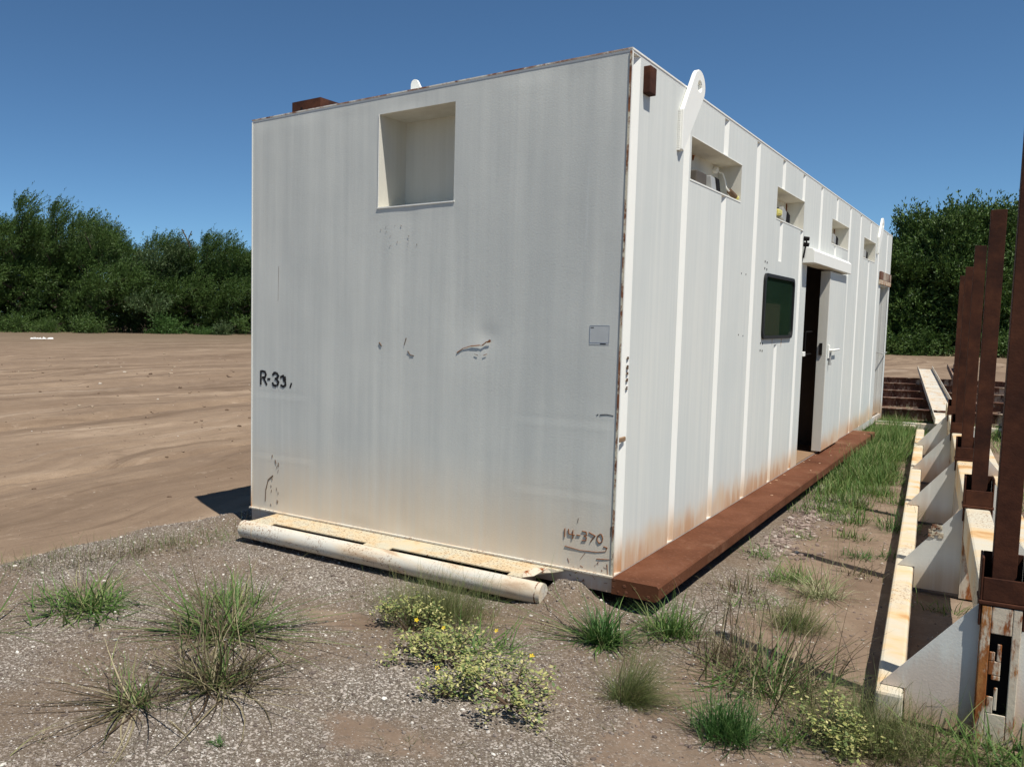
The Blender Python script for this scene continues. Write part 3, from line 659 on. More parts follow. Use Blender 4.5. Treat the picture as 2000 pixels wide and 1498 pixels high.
# ---- writing, label, scratches on the front wall
def strokes(lines, x, z, sw, sh, width, mat, name, yoff=-0.0015):
    b = MB()
    for ln in lines:
        for (a0, b0), (a1, b1) in zip(ln, ln[1:]):
            p = Vector((x + a0 * sw, 0, z + b0 * sh)); q = Vector((x + a1 * sw, 0, z + b1 * sh)); d_ = q - p
            if d_.length < 1e-6: continue
            d_.normalize(); nn = Vector((-d_.z, 0, d_.x)) * width / 2; p = p - d_ * width * .3; q = q + d_ * width * .3
            y_ = yoff - 0.002 * R.random() * .3
            b.poly([(p.x + nn.x, y_, p.z + nn.z), (p.x - nn.x, y_, p.z - nn.z), (q.x - nn.x, y_, q.z - nn.z), (q.x + nn.x, y_, q.z + nn.z)])
    return b.build(name, mat, root, recalc=False)
Rg = [[(0.05, 0), (0.05, .44)], [(0.05, .56), (0.05, 1)], [(.22, 1), (.7, .95), (.85, .75), (.7, .55), (.3, .5)], [(.5, .45), (.95, 0)]]
Three = [[(.1, .85), (.3, 1), (.55, 1)], [(.68, .97), (.9, .78), (.65, .58)], [(.45, .55), (.65, .52), (.92, .3), (.75, .05)], [(.55, 0), (.2, .03), (.08, .2)]]
strokes(Rg, -2.845, 1.102, 0.068, 0.103, 0.018, M['ink'], 'stencil_letter')
strokes([[(0, .5), (1, .5)]], -2.768, 1.10, 0.022, 0.09, 0.016, M['ink'], 'stencil_letter')
strokes(Three, -2.722, 1.096, 0.072, 0.100, 0.019, M['ink'], 'stencil_letter')
strokes([[(.1, 0.82), (.5, .95), (.55, .7)], [(.75, .85), (.8, .6), (.55, .52)], [(.8, .42), (.85, .15), (.5, 0), (.15, .1)]], -2.640, 1.094, 0.068, 0.088, 0.018, M['ink'], 'stencil_letter')
strokes([[(.8, .34), (.5, 0.0)]], -2.556, 1.092, 0.042, 0.09, 0.015, M['ink'], 'stencil_letter')
def weld_text(lines, x, z, s, h):
    b = MB()
    for ln in lines:
        b.path([(x + a * s, -0.001, z + c * h) for a, c in ln], 0.0032, 6)
    b.build('rust_letter', M['weldrust'], root)
bx, bz, hh = -0.302, 0.287, 0.058
weld_text([[(0.1, 1), (.12, 0.1)]], bx - 0.004, bz, .03, hh)
weld_text([[(0.0, 1), (0.08, .48), (1.0, .44)], [(.72, .95), (.66, .0)]], bx + 0.022, bz, .040, hh)
weld_text([[(0, .5), (1, .5)]], bx + 0.074, bz, .024, hh)
weld_text([[(0, 1), (.8, .98), (.9, .65), (.4, .55), (.9, .4), (.8, .05), (0, .0)]], bx + 0.108, bz, .032, hh)
weld_text([[(0, 1), (.5, .85), (1, .72), (.6, .4), (.3, 0)]], bx + 0.150, bz, .04, hh)
weld_text([[(.5, .95), (.1, .7), (0.05, .3), (.4, 0), (.85, .2), (.95, .6), (.7, .95), (.5, .95)]], bx + 0.200, bz, .038, hh * 1.05)
def scar(pts, wd, mat='weldrust'):
    b = MB()
    for q in range(len(pts) - 1):
        b.tube((pts[q][0], 0.0, pts[q][1]), (pts[q + 1][0], 0.0, pts[q + 1][1]), wd * R.uniform(.6, 1.2), wd * R.uniform(.6, 1.2), 5)
    b.build('rust_scar', M[mat], root)
scar([(-0.30, 0.235), (-0.2, 0.225), (-0.10, 0.232), (-0.045, 0.245), (-0.04, 0.27)], 0.0025)
scar([(-0.035, 0.268), (-0.06, 0.272)], 0.004); scar([(-0.17, 0.215), (-0.2, 0.17)], 0.0015)
scar([(-0.10, 0.19), (-0.06, 0.195), (-0.02, 0.20)], 0.003); scar([(-0.035, 0.17), (-0.03, 0.11)], 0.002)
scar([(-0.018, 0.40), (-0.020, 0.34)], 0.003, 'scratch'); scar([(-0.22, 0.42), (-0.225, 0.39)], 0.002, 'scratch')
scar([(-1.085, 1.40), (-1.04, 1.43), (-0.98, 1.447), (-0.92, 1.453), (-0.90, 1.452)], 0.003)
scar([(-0.90, 1.452), (-0.872, 1.475), (-0.845, 1.483)], 0.0035)
MB().prism([(-0.868, 1.470), (-0.85, 1.492), (-0.838, 1.488), (-0.842, 1.474)], 1, -0.002, 0.0).build('rust_spot', M['weldrust'], root)
scar([(-0.955, 1.395), (-0.93, 1.388)], 0.002, 'scratch'); scar([(-0.89, 1.388), (-0.865, 1.398)], 0.0025, 'weldrust')
scar([(-1.71, 1.455), (-1.69, 1.430)], 0.004, 'scratch'); scar([(-1.485, 1.49), (-1.50, 1.44)], 0.003, 'scratch'); scar([(-1.47, 1.40), (-1.45, 1.375), (-1.42, 1.37)], 0.003, 'scratch')
scar([(-2.66, 2.02), (-2.665, 1.75)], 0.0014, 'scratch'); scar([(-0.72, 3.03), (-0.735, 2.96), (-0.72, 2.93)], 0.0022, 'scratch')
scar([(-0.11, 1.06), (-0.07, 1.065), (-0.03, 1.060)], 0.0035, 'ink'); scar([(-0.13, 1.058), (-0.12, 1.062)], 0.003, 'ink')
for q in range(14):
    z_ = R.uniform(.12, .62); x_ = -2.70 + R.uniform(-0.03, .05)
    scar([(x_, z_), (x_ + R.uniform(-.01, .01), z_ + R.uniform(.01, .035))], R.uniform(.002, .0035), 'scratch')
scar([(-2.79, 0.17), (-2.785, 0.26), (-2.76, 0.345), (-2.71, 0.385)], 0.0045, 'scratch')
for q in range(14):
    x_ = R.uniform(-1.75, -1.35); z_ = R.uniform(2.10, 2.26)
    scar([(x_, z_), (x_ + R.uniform(-.004, .004), z_ + R.uniform(.002, .012))], R.uniform(.001, .0022), 'scratch')
for q in range(22):
    x_ = R.uniform(-0.28, -0.01); z_ = R.uniform(.02, .17)
    scar([(x_, z_), (x_ + R.uniform(-.02, .02), z_ + R.uniform(-.02, .03))], R.uniform(.001, .0028), 'weldrust')
lb = MB().box(-0.190, -0.072, -0.0012, -0.0008, 1.475, 1.588).build('paper_label', M['label'], root)
b = MB(); 
for q in ((-0.190, -0.072, 1.586, 1.588), (-0.190, -0.072, 1.485, 1.487), (-0.190, -0.188, 1.486, 1.587), (-0.074, -0.072, 1.486, 1.587)): b.box(q[0], q[1], -0.0018, -0.0013, q[2], q[3])
b.build('label_border', M['labelblue'], lb)
b = MB().box(-0.184, -0.180, -0.0018, -0.0013, 1.572, 1.578).box(-0.178, -0.173, -0.0018, -0.0013, 1.572, 1.578).box(-0.171, -0.166, -0.0018, -0.0013, 1.572, 1.578)
b.box(-0.125, -0.09, -0.0018, -0.0013, 1.478, 1.483); b.build('label_print', M['ink'], lb)
# bent lip and scuffs on first rib
b = MB(); b.prism([(-0.0, 0.90), (0.006, 0.905), (0.006, 0.925), (0.0, 0.93)], 1, 0.02, 0.12).build('bent_lip', M['floor'], root)
for q in range(7): 
    z_ = 1.2 + q * 0.03 + R.uniform(-.01, .01); MB().box(-0.004, 0.0015, 0.118, 0.135, z_, z_ + R.uniform(.005, .02)).build('scuff', M['scratch'], root)

# ------------------------------------------------------------------ steel rack on the right
rack = empty('steel_pipe_rack', 'cream steel rack with rusty brown upright posts beside the white building', 'steel rack', (1.80, -0.60, 0), (0, TY, math.atan(0.0635)))
BX = 0.350; LR = 11.6
def rb(x0, x1, y0, y1, z0, z1, nm, m, bev=0.006): return MB().box(x0, x1, y0, y1, z0, z1).build(nm, M[m], rack, bevel=bev)
for s_ in (-1, 1):
    xa, xb = sorted((s_ * (BX - 0.045), s_ * (BX + 0.055)))
    rb(xa, xb, -0.12, LR, -0.075, 0.062, 'side_beam', 'beam', 0.014)
rb(-0.062, 0.062, 0.06, LR, 0.28, 0.485, 'centre_beam', 'beam', 0.012)
ST = [0.0, 2.32, 4.68, 7.05, 9.40]
PH = [2.62, 2.315, 2.28, 2.24, 2.26]
for n_, sy in enumerate(ST):
    for s_ in (-1, 1):
        xo = s_ * (BX + 0.04); xi = s_ * 0.066
        pts = [(xo, 0.066), (xi * 1.0, 0.49), (xi, -0.07), (s_ * (BX - 0.05), -0.07), (s_ * (BX - 0.05), 0.066)]
        g_ = MB().prism(pts, 1, sy - 0.036, sy - 0.026).build('gusset_plate', M['gusset'], rack)
        MB().box(min(xi, s_ * (BX - 0.055)), max(xi, s_ * (BX - 0.055)), sy - 0.025, sy + 0.03, -0.068, -0.060).build('gusset_foot', M['gusset'], g_)
    # leg, hollow with a slotted face on the near end
    y0 = sy - 0.06; y1 = sy + 0.055
    lg = MB().box(-0.064, -0.056, y0, y1, -0.09, 0.485).box(0.056, 0.064, y0, y1, -0.09, 0.485).box(-0.055, 0.055, y1 - 0.006, y1, -0.09, 0.279)
    if n_: lg.box(-0.055, 0.055, y0, y0 + 0.006, -0.09, 0.485)
    lg = lg.build('rack_leg', M['stub'], rack)
    if n_ == 0:
        f = MB(); yf0, yf1 = y0 - 0.008, y0 - 0.001
        for q in ((-0.064, -0.032, -0.09, 0.485), (0.036, 0.064, -0.09, 0.485), (-0.031, 0.035, 0.375, 0.485), (-0.031, 0.035, -0.09, 0.045)):
            f.box(q[0], q[1], yf0, yf1, q[2], q[3])
        f.box(-0.031, 0.008, yf0, yf1, 0.205, 0.262); f.box(-0.006, 0.008, yf0, yf1, 0.263, 0.335); f.box(-0.031, -0.012, yf0, yf1, 0.263, 0.30)
        f.box(-0.031, -0.008, yf0, yf1, 0.046, 0.115); f.box(-0.008, 0.004, yf0, yf1, 0.06, 0.155); f.box(-0.02, 0.008, yf0, yf1, 0.185, 0.204)
        f.build('slotted_end_plate', M['stub'], lg, bevel=0.003)
        MB().box(-0.055, 0.055, y0 + .03, y0 + .035, -0.09, 0.48).build('leg_hollow_shade', M['black'], lg)  # black sheet painting in the shade inside the hollow leg
    sl = MB().box(-0.078, 0.078, sy - 0.07, sy + 0.085, 0.488, 0.505); sl = sl.build('sleeve', M['rust'], rack, bevel=0.004)
    sb = MB()
    for q in ((-0.074, -0.066, sy - 0.064, sy + 0.08), (0.066, 0.074, sy - 0.064, sy + 0.08)): sb.box(q[0], q[1], q[2], q[3], 0.40, 0.68)
    for q in ((-0.0655, 0.0655, sy - 0.064, sy - 0.056), (-0.0655, 0.0655, sy + 0.072, sy + 0.08)): sb.box(q[0], q[1], q[2], q[3], 0.506, 0.68 if q[2] > sy else 0.60)
    sb.build('sleeve_collar', M['rust'], sl, bevel=0.003)
    # post: H section so that it shows flanges and a web
    lean = R.uniform(-0.006, 0.006)
    hw = 0.039
    p = MB().box(-hw, hw, sy - 0.040, sy - 0.032, 0.506, PH[n_]); p.box(-hw, hw, sy + 0.032, sy + 0.040, 0.506, PH[n_]); p.box(-hw, -hw + .008, sy - 0.0315, sy + 0.0315, 0.506, PH[n_]); p.box(hw - .008, hw, sy - 0.0315, sy + 0.0315, 0.506, PH[n_])
    p = p.build('post', M['rust'], rack, bevel=0.002)
# rust torn patch on the second gusset
b = MB()
for q in range(16):
    x_ = -0.20 + R.uniform(-0.03, 0.03); z_ = 0.315 + R.uniform(-.035, .035)
    b.box(x_ - .012, x_ + .012, ST[1] - 0.039 - R.random() * .004, ST[1] - 0.0365, z_ - .01, z_ + .01)
b.build('torn_rust_patch', M['seam'], rack)

# ------------------------------------------------------------------ old steel stacked behind
fr = empty('rusty_skid_frame', 'low rusty steel grid frame lying on the ground behind the white building', 'steel frame', (0, 0, 0))
rung = [(-1.45, 24.6, 3.4), (-1.0, 21.6, 3.4), (-0.75, 18.6, 3.4), (-0.45, 16.1, 3.0), (-0.1, 13.3, 2.6)]
for x_, y_, w_ in rung:
    MB().box(0, w_, -0.06, 0.06, 0.16, 0.175).box(0, w_, -0.01, 0.01, 0.0, 0.159).box(0, w_, -0.06, 0.06, -0.02, -0.001).build('cross_beam', M['oldbeam'], fr, loc=(x_, y_, 0.0)).rotation_euler.z = math.radians(4)
for (xa, ya, xb, yb_) in ((-1.5, 24.9, -0.15, 13.1), (1.7, 25.1, 2.3, 13.3)):
    L_ = math.hypot(xb - xa, yb_ - ya); o = MB().box(0, L_, -0.04, 0.04, -0.04, 0.14).build('side_rail', M['oldbeam'], fr, loc=(xa, ya, -0.04)); o.rotation_euler.z = math.atan2(yb_ - ya, xb - xa)
def channel(name, a, b_, wd, hgt, mat, label):
    a = Vector(a); b_ = Vector(b_); L_ = (b_ - a).length
    o = MB().box(0, L_, -wd / 2, wd / 2, -0.006, 0.006).box(0, L_, -wd / 2, -wd / 2 + 0.012, 0.0065, hgt).box(0, L_, wd / 2 - 0.012, wd / 2, 0.0065, hgt).build(name, M[mat], None, bevel=0.003)
    o.matrix_world = Matrix.Translation(a) @ (b_ - a).to_track_quat('X', 'Z').to_matrix().to_4x4()
    tag(o, label, 'steel channel'); return o
channel('steel_channel', (-0.3, 26.0, 0.38), (1.02, 11.6, 0.10), 0.36, 0.10, 'pipe', 'cream and brown steel channel lying lengthwise across the rusty grid frame')
channel('steel_channel', (0.25, 27.0, 0.40), (1.25, 13.6, 0.12), 0.16, 0.14, 'oldbeam', 'narrow rusty steel channel just right of the cream one behind the building')
channel('steel_channel', (2.0, 19.5, 0.55), (1.85, 11.5, 0.15), 0.20, 0.16, 'oldbeam', 'rusty steel channel seen between the two nearest brown posts')
o = MB().box(-0.3, 2.6, -0.05, 0.05, -0.12, 0.02).build('painted_steel_beam', M['pipe'], None, bevel=0.01, loc=(0.0, 12.35, 0.0)); o.rotation_euler.z = math.radians(3); tag(o, 'pale painted steel beam lying crosswise in the grass beyond the building', 'steel beam')
o = MB().box(0, 0.55, -0.08, 0.08, -0.10, 0.01).build('concrete_block', M['gusset'], None, bevel=0.012, loc=(0.02, 12.0, 0.0)); o.rotation_euler.z = math.radians(8); tag(o, 'flat grey block in grass at the far corner of the building', 'block')

# white scrap in the field
b = MB()
for q in range(9):
    x_ = q * 0.42; b.poly([(x_, R.uniform(-.3, .3), 0.05), (x_ + .6, R.uniform(-.3, .3), 0.06), (x_ + .5, 0.3, 0.22 * R.random() + .12), (x_ + .1, .25, .25 * R.random() + .12)])
o = b.build('plastic_sheet', M['plastic'], None, recalc=False, loc=(-55, 31.5, gz(-55, 31.5))); o.rotation_euler.z = 0.9; o.scale = (.42, .42, .5)
tag(o, 'crumpled white plastic scrap lying far out on the dirt field at left', 'plastic sheet')

# ------------------------------------------------------------------ stones (stuff)
def stones(name, pts, rad, mat, ico=False):
    if ico:
        t = (1 + 5 ** .5) / 2
        bv = np.array([(-1, t, 0), (1, t, 0), (-1, -t, 0), (1, -t, 0), (0, -1, t), (0, 1, t), (0, -1, -t), (0, 1, -t), (t, 0, -1), (t, 0, 1), (-t, 0, -1), (-t, 0, 1)], float) / 1.9
        bf = np.array([(0, 11, 5), (0, 5, 1), (0, 1, 7), (0, 7, 10), (0, 10, 11), (1, 5, 9), (5, 11, 4), (11, 10, 2), (10, 7, 6), (7, 1, 8), (3, 9, 4), (3, 4, 2), (3, 2, 6), (3, 6, 8), (3, 8, 9), (4, 9, 5), (2, 4, 11), (6, 2, 10), (8, 6, 7), (9, 8, 1)])
    else:
        bv = np.array([(1, 0, 0), (0, 1, 0), (-1, 0, 0), (0, -1, 0), (0, 0, 1), (0, 0, -0.6)], float)
        bf = np.array([(0, 1, 4), (1, 2, 4), (2, 3, 4), (3, 0, 4), (1, 0, 5), (2, 1, 5), (3, 2, 5), (0, 3, 5)])
    n = len(pts); nv = len(bv)
    P = bv[None] * (1 + 0.35 * (rng.random((n, nv, 3)) - 0.5)) * rad[:, None, None] * np.stack([rng.uniform(.8, 1.3, n), rng.uniform(.6, 1, n), rng.uniform(.35, .7, n)], 1)[:, None, :]
    a = rng.uniform(0, 6.28, n); c, s_ = np.cos(a)[:, None], np.sin(a)[:, None]
    x = P[:, :, 0] * c - P[:, :, 1] * s_; y = P[:, :, 0] * s_ + P[:, :, 1] * c
    P = np.stack([x + pts[:, None, 0], y + pts[:, None, 1], P[:, :, 2] + (height(pts[:, 0], pts[:, 1]) + rad * 0.18)[:, None]], 2)
    Fc = (bf[None] + (np.arange(n) * nv)[:, None, None]).reshape(-1, 3)
    o = fast_mesh(name, P.reshape(-1, 3), Fc, mat); o['kind'] = 'stuff'; return o
def scatter(n, x0, x1, y0, y1, fn):
    p = np.stack([rng.uniform(x0, x1, n), rng.uniform(y0, y1, n)], 1); return p[rng.random(n) < fn(p[:, 0], p[:, 1])]
k = NT('pebbles'); M['peb'] = k.fin(k.cr(k.isl(), [(0.0, (0.09, 0.068, 0.056)), (0.4, (0.17, 0.137, 0.114)), (0.72, (0.25, 0.21, 0.178)), (0.88, (0.42, 0.38, 0.33)), (1.0, (0.72, 0.68, 0.60))]), 0.85, 0, 0.2)
def outside(x, y): return ~((x > -2.95) & (x < 0.3) & (y > 0.25))
pts = scatter(150000, -3.7, 2.2, -3.7, 1.5, lambda x, y: (0.08 + 0.92 * gravel_mask(x, y)) * outside(x, y))
stones('gravel', pts, 0.0022 + 0.0050 * rng.random(len(pts)) ** 3, M['peb'])
pts = scatter(8000, -3.7, 2.0, -3.7, 1.0, lambda x, y: (0.03 + 0.9 * gravel_mask(x, y)) * outside(x, y))
stones('gravel_larger_stones', pts, 0.006 + 0.009 * rng.random(len(pts)) ** 3, M['peb'], True)
k = NT('clods'); M['clod'] = k.fin(k.cr(k.isl(), [(0.0, (0.12, 0.08, 0.055)), (0.6, (0.22, 0.155, 0.11)), (0.92, (0.32, 0.25, 0.18)), (1.0, (0.6, 0.56, 0.5))]), 0.95, 0, 0.1)
pts = scatter(9000, -30, -3.4, -2, 30, lambda x, y: field_mask(x, y) * np.exp(-(-x - 3.4) / 9))
stones('dirt_clods', pts, 0.006 + 0.035 * rng.random(len(pts)) ** 5 * np.clip(-pts[:, 0] / 8, .4, 2), M['clod'], True)
k = NT('rubble_mat'); M['rub'] = k.fin(k.cr(k.isl(), [(0.0, (0.13, 0.095, 0.08)), (0.6, (0.25, 0.19, 0.16)), (0.93, (0.33, 0.27, 0.23)), (1.0, (0.5, 0.46, 0.4))]), 0.95, 0, 0.1)
pts = scatter(1500, 0.30, 0.80, 2.0, 4.8, lambda x, y: np.exp(-((x - .42) / .17) ** 2) + 0 * y)
stones('rubble', pts, 0.008 + 0.020 * rng.random(len(pts)) ** 2, M['rub'], True)
pts = scatter(9000, 0.3, 1.4, -1.5, 10, lambda x, y: 0.6 + 0 * x)
stones('small_pebbles', pts, 0.003 + 0.009 * rng.random(len(pts)) ** 4, M['rub'], True)

# ------------------------------------------------------------------ grass and weeds
def blades(n, spread, Lr, lean, wid, seed, segs=4, droop=0.5, bias=None, foot=0.03):
    r = np.random.default_rng(seed); az = r.uniform(0, 2 * PI, n)
    if bias is not None: az = bias[0] + r.normal(0, bias[1], n)
    L_ = Lr[0] * .7 + (Lr[1] - Lr[0] * .7) * r.beta(1.4, 1.8, n); ln = np.clip(r.normal(lean + .08, 0.42, n), 0.02, 1.52); w_ = wid * r.uniform(.6, 1.3, n)
    bx_ = r.normal(0, foot, n) + np.cos(az) * foot * .5; by_ = r.normal(0, foot, n) + np.sin(az) * foot * .5
    dr = droop * r.uniform(.4, 1.4, n); side = r.normal(0, 0.25, n)
    t = np.linspace(0, 1, segs + 1)[None]
    th_ = ln[:, None] + dr[:, None] * t ** 1.3 * 1.3
    ds = L_[:, None] / segs
    hor = np.concatenate([np.zeros((n, 1)), np.cumsum(np.sin((th_[:, 1:] + th_[:, :-1]) / 2) * ds, 1)], 1)
    ver = np.concatenate([np.zeros((n, 1)), np.cumsum(np.cos((th_[:, 1:] + th_[:, :-1]) / 2) * ds, 1)], 1)
    ver = np.maximum(ver, 0.004)
    aa = az[:, None] + side[:, None] * t
    cx = bx_[:, None] + hor * np.cos(aa); cy = by_[:, None] + hor * np.sin(aa)
    ww = w_[:, None] * np.clip(1.05 - t ** 2, 0.05, 1) / 2
    px, py = -np.sin(az)[:, None] * ww, np.cos(az)[:, None] * ww
    V_ = np.stack([np.stack([cx - px, cy - py, ver], 2), np.stack([cx + px, cy + py, ver], 2)], 2).reshape(-1, 3)
    m = (segs + 1) * 2; q = np.arange(segs) * 2
    f_ = np.stack([q, q + 1, q + 3, q + 2], 1)
    return V_, (f_[None] + (np.arange(n) * m)[:, None, None]).reshape(-1, 4)
def join(parts):
    Vs, Fs, o = [], [], 0
    for v_, f_ in parts: Vs.append(v_); Fs.append(f_ + o); o += len(v_)
    return np.concatenate(Vs), np.concatenate(Fs)
def tuft(x, y, label, specs, name='grass_clump', cat='grass clump', group=None, sc=1.0):
    """specs: list of (material, [blade specs])"""
    z = gz(x, y) - 0.004
    if len(specs) == 1:
        v_, f_ = join([blades(*s[:-1], **s[-1]) for s in specs[0][1]])
        o = fast_mesh(name, v_, f_, M[specs[0][0]]); o.location = (x, y, z); o.scale = (sc, sc, sc); tag(o, label, cat, group); return o
    e_ = empty(name, label, cat, (x, y, z), group=group); e_.scale = (sc, sc, sc)
    for m_, sp_ in specs:
        v_, f_ = join([blades(*s[:-1], **s[-1]) for s in sp_]); fast_mesh({'grass': 'green_blades', 'darkgrass': 'green_blades', 'drygrass': 'dry_stalks', 'feather': 'feathery_stalks', 'palegrass': 'straw_blades'}[m_], v_, f_, M[m_], e_)
    return e_
tuft(-2.36, -2.05, 'low spreading bright green grass clump at the far left on the gravel', [('grass', [(300, 0, (.12, .32), 1.0, .007, 1, dict(foot=.10)), (26, 0, (.35, .60), 1.2, .007, 2, dict(droop=.3))]), ('drygrass', [(24, 0, (.3, .5), 0.6, .0035, 3, dict(droop=.2))])], sc=1.15)
tuft(-1.46, -1.80, 'wide sprawling green and brown grass clump between the pipe and the gravel foreground', [('grass', [(130, 0, (.12, .40), 1.15, .006, 4, dict(foot=.06, droop=.3)), (44, 0, (.3, .80), 1.32, .007, 5, dict(droop=.12, bias=(0.6, .5))), (30, 0, (.3, .7), 1.35, .006, 501, dict(droop=.12, bias=(3.6, .4)))]), ('drygrass', [(110, 0, (.15, .50), 0.85, .0035, 6, dict(droop=.2, foot=.04)), (50, 0, (.3, .66), 1.38, .005, 7, dict(droop=.12))])], sc=1.4)
tuft(-1.78, -1.42, 'light green leafy grass tuft just behind the sprawling clump', [('grass', [(220, 0, (.1, .26), .8, .006, 8, dict(foot=.09))]), ('drygrass', [(20, 0, (.25, .45), .3, .0022, 9, dict(droop=.2))])])
tuft(-1.02, -2.30, 'dry brown grass clump with fanned stalks, upper of two in the gravel foreground', [('drygrass', [(230, 0, (.12, .42), 1.0, .004, 10, dict(foot=.06, droop=.25)), (44, 0, (.25, .55), 1.42, .0055, 11, dict(droop=.1))]), ('grass', [(60, 0, (.1, .25), .9, .004, 12, dict())])], sc=1.4)
tuft(-1.14, -2.66, 'dry brown flattened clump with long creeping stalks nearest the camera at left', [('drygrass', [(110, 0, (.10, .28), 1.05, .004, 13, dict(foot=.04, droop=.25)), (46, 0, (.25, .62), 1.45, .006, 14, dict(droop=.1))]), ('grass', [(50, 0, (.08, .2), .8, .004, 15, dict())])], sc=1.3)
tuft(-1.47, -2.50, 'thin sparse green sprig left of the dry brown clumps', [('grass', [(30, 0, (.1, .24), .8, .004, 16, dict(foot=.07))])])
tuft(-0.60, -2.68, 'tiny dark green weed on bare gravel at the bottom', [('darkgrass', [(40, 0, (.03, .07), .7, .004, 17, dict(foot=.012))])])
tuft(-0.72, -0.80, 'hazy olive feathery grass mound in front of the bumper pipe', [('feather', [(1900, 0, (.14, .36), .5, .0016, 18, dict(foot=.14)), (500, 0, (.1, .28), .8, .002, 19, dict(foot=.13))]), ('drygrass', [(60, 0, (.2, .38), .6, .002, 20, dict(foot=.1))])])
tuft(0.16, -0.56, 'glossy bright green grass clump before the running board corner', [('darkgrass', [(240, 0, (.12, .32), .75, .007, 21, dict(foot=.035)), (30, 0, (.3, .42), .5, .006, 22, dict(droop=.6))]), ('grass', [(120, 0, (.12, .30), .95, .007, 23, dict(foot=.04)), (16, 0, (.4, .8), 1.4, .006, 24, dict(droop=.1, bias=(3.3, .25)))])])
tuft(0.40, -0.20, 'green grass clump right under the near end of the running board', [('grass', [(260, 0, (.1, .32), .6, .006, 25, dict(foot=.06))]), ('darkgrass', [(60, 0, (.15, .36), .7, .006, 26, dict(foot=.05))])])
tuft(-0.25, -1.12, 'short green grass growing behind the yellow-green flowering weeds', [('grass', [(140, 0, (.1, .26), .95, .006, 27, dict(foot=.08)), (14, 0, (.3, .6), 1.35, .006, 28, dict(droop=.1, bias=(.6, .4)))])])
tuft(0.50, -1.20, 'feathery olive clump with dark dry base right of the flowering weeds', [('feather', [(900, 0, (.14, .44), .8, .0016, 29, dict(foot=.03, bias=(.7, .7))), (160, 0, (.1, .24), .9, .002, 30, dict(foot=.02))]), ('drygrass', [(80, 0, (.08, .2), 1.2, .003, 31, dict()), (8, 0, (.3, .5), .5, .003, 32, dict(droop=.2, bias=(2.2, .8)))])])
tuft(0.95, -1.26, 'dense deep green rounded grass tuft at the bottom right of centre', [('darkgrass', [(620, 0, (.12, .27), .5, .0035, 33, dict(foot=.05, droop=.35))]), ('drygrass', [(40, 0, (.08, .2), 1.3, .003, 34, dict(foot=.05))])])
tuft(0.95, -0.62, 'large messy clump of brown green stalks leaning toward the cream beam', [('drygrass', [(190, 0, (.2, .62), .85, .005, 35, dict(foot=.13, droop=.2, bias=(.6, 1.3))), (80, 0, (.3, .75), 1.3, .005, 36, dict(foot=.1))]), ('grass', [(130, 0, (.14, .42), .95, .006, 37, dict(foot=.13))]), ('darkgrass', [(50, 0, (.2, .42), .8, .005, 38, dict(foot=.08, bias=(.4, .8)))])])
tuft(0.72, -0.38, 'upright thin reddish brown stalks behind the messy clump', [('drygrass', [(70, 0, (.25, .55), .28, .0035, 39, dict(foot=.08, droop=.25)), (100, 0, (.15, .3), .9, .003, 40, dict(foot=.06))])])
tuft(1.13, -1.14, 'small green tuft between the deep green tuft and the feathery bush', [('grass', [(90, 0, (.08, .2), .8, .004, 41, dict(foot=.03))]), ('drygrass', [(50, 0, (.1, .25), 1.2, .003, 42, dict())])])
tuft(1.42, -0.92, 'tall olive feathery bush at the end of the near cream beam', [('feather', [(1800, 0, (.12, .36), .55, .0015, 43, dict(foot=.13)), (200, 0, (.1, .3), .9, .002, 44, dict(foot=.1))]), ('drygrass', [(120, 0, (.2, .42), .7, .0025, 45, dict(foot=.1))])])
tuft(0.92, 1.12, 'pale straw grass clump with tall stems midway between building and rack', [('palegrass', [(170, 0, (.12, .34), .8, .005, 46, dict(foot=.05)), (14, 0, (.4, .75), .12, .003, 47, dict(droop=.15, foot=.05))]), ('drygrass', [(80, 0, (.1, .32), 1.25, .003, 48, dict(foot=.06))])])
tuft(0.72, 1.42, 'soft green grass tuft behind the pale straw clump', [('grass', [(200, 0, (.08, .2), .6, .005, 49, dict(foot=.07)), (10, 0, (.2, .4), .3, .004, 50, dict())])])
tuft(0.90, 0.34, 'fine olive grass clump left of the rack shadow', [('feather', [(600, 0, (.12, .30), .6, .002, 51, dict(foot=.06, bias=(.8, 1.3)))]), ('drygrass', [(60, 0, (.1, .3), 1.0, .003, 52, dict())])])
tuft(0.62, 0.62, 'patchy dry brown and green weeds just off the running board', [('drygrass', [(120, 0, (.1, .26), .9, .003, 53, dict(foot=.12))]), ('grass', [(50, 0, (.08, .16), .8, .006, 54, dict(foot=.1))])])
small = [(0.41, 1.93, 'green tuft close beside the running board edge, nearest of the small ones', 'grass', .22, 90), (0.66, 1.30, 'little green tuft with two long arching stems', 'grass', .14, 80), (0.50, 0.92, 'small tuft with brown seed stalks beside the board', 'drygrass', .2, 60), (0.52, 2.80, 'small green tuft on the rubble near the board', 'grass', .14, 60), (0.86, 3.05, 'round green tuft in the middle of the bare strip', 'grass', .15, 110), (0.98, 2.40, 'round green tuft on the shadow line of the strip', 'darkgrass', .15, 110), (1.10, 3.62, 'dark spiky tuft touching the left side of the cream beam', 'darkgrass', .30, 120), (0.58, 3.70, 'small grey green tuft on the rubble', 'grass', .12, 70), (1.06, 1.85, 'dark wispy tuft at the right of the shadow stripe', 'drygrass', .20, 70), (1.16, 2.55, 'small tuft in the shadow of the near cream beam', 'darkgrass', .14, 60), (0.95, 4.9, 'green tuft beside the cream beam farther back', 'grass', .2, 110), (0.70, 4.45, 'low olive tuft on the strip', 'feather', .2, 160), (1.55, 1.3, 'dry grass tuft inside the rack bay', 'grass', .2, 60)]
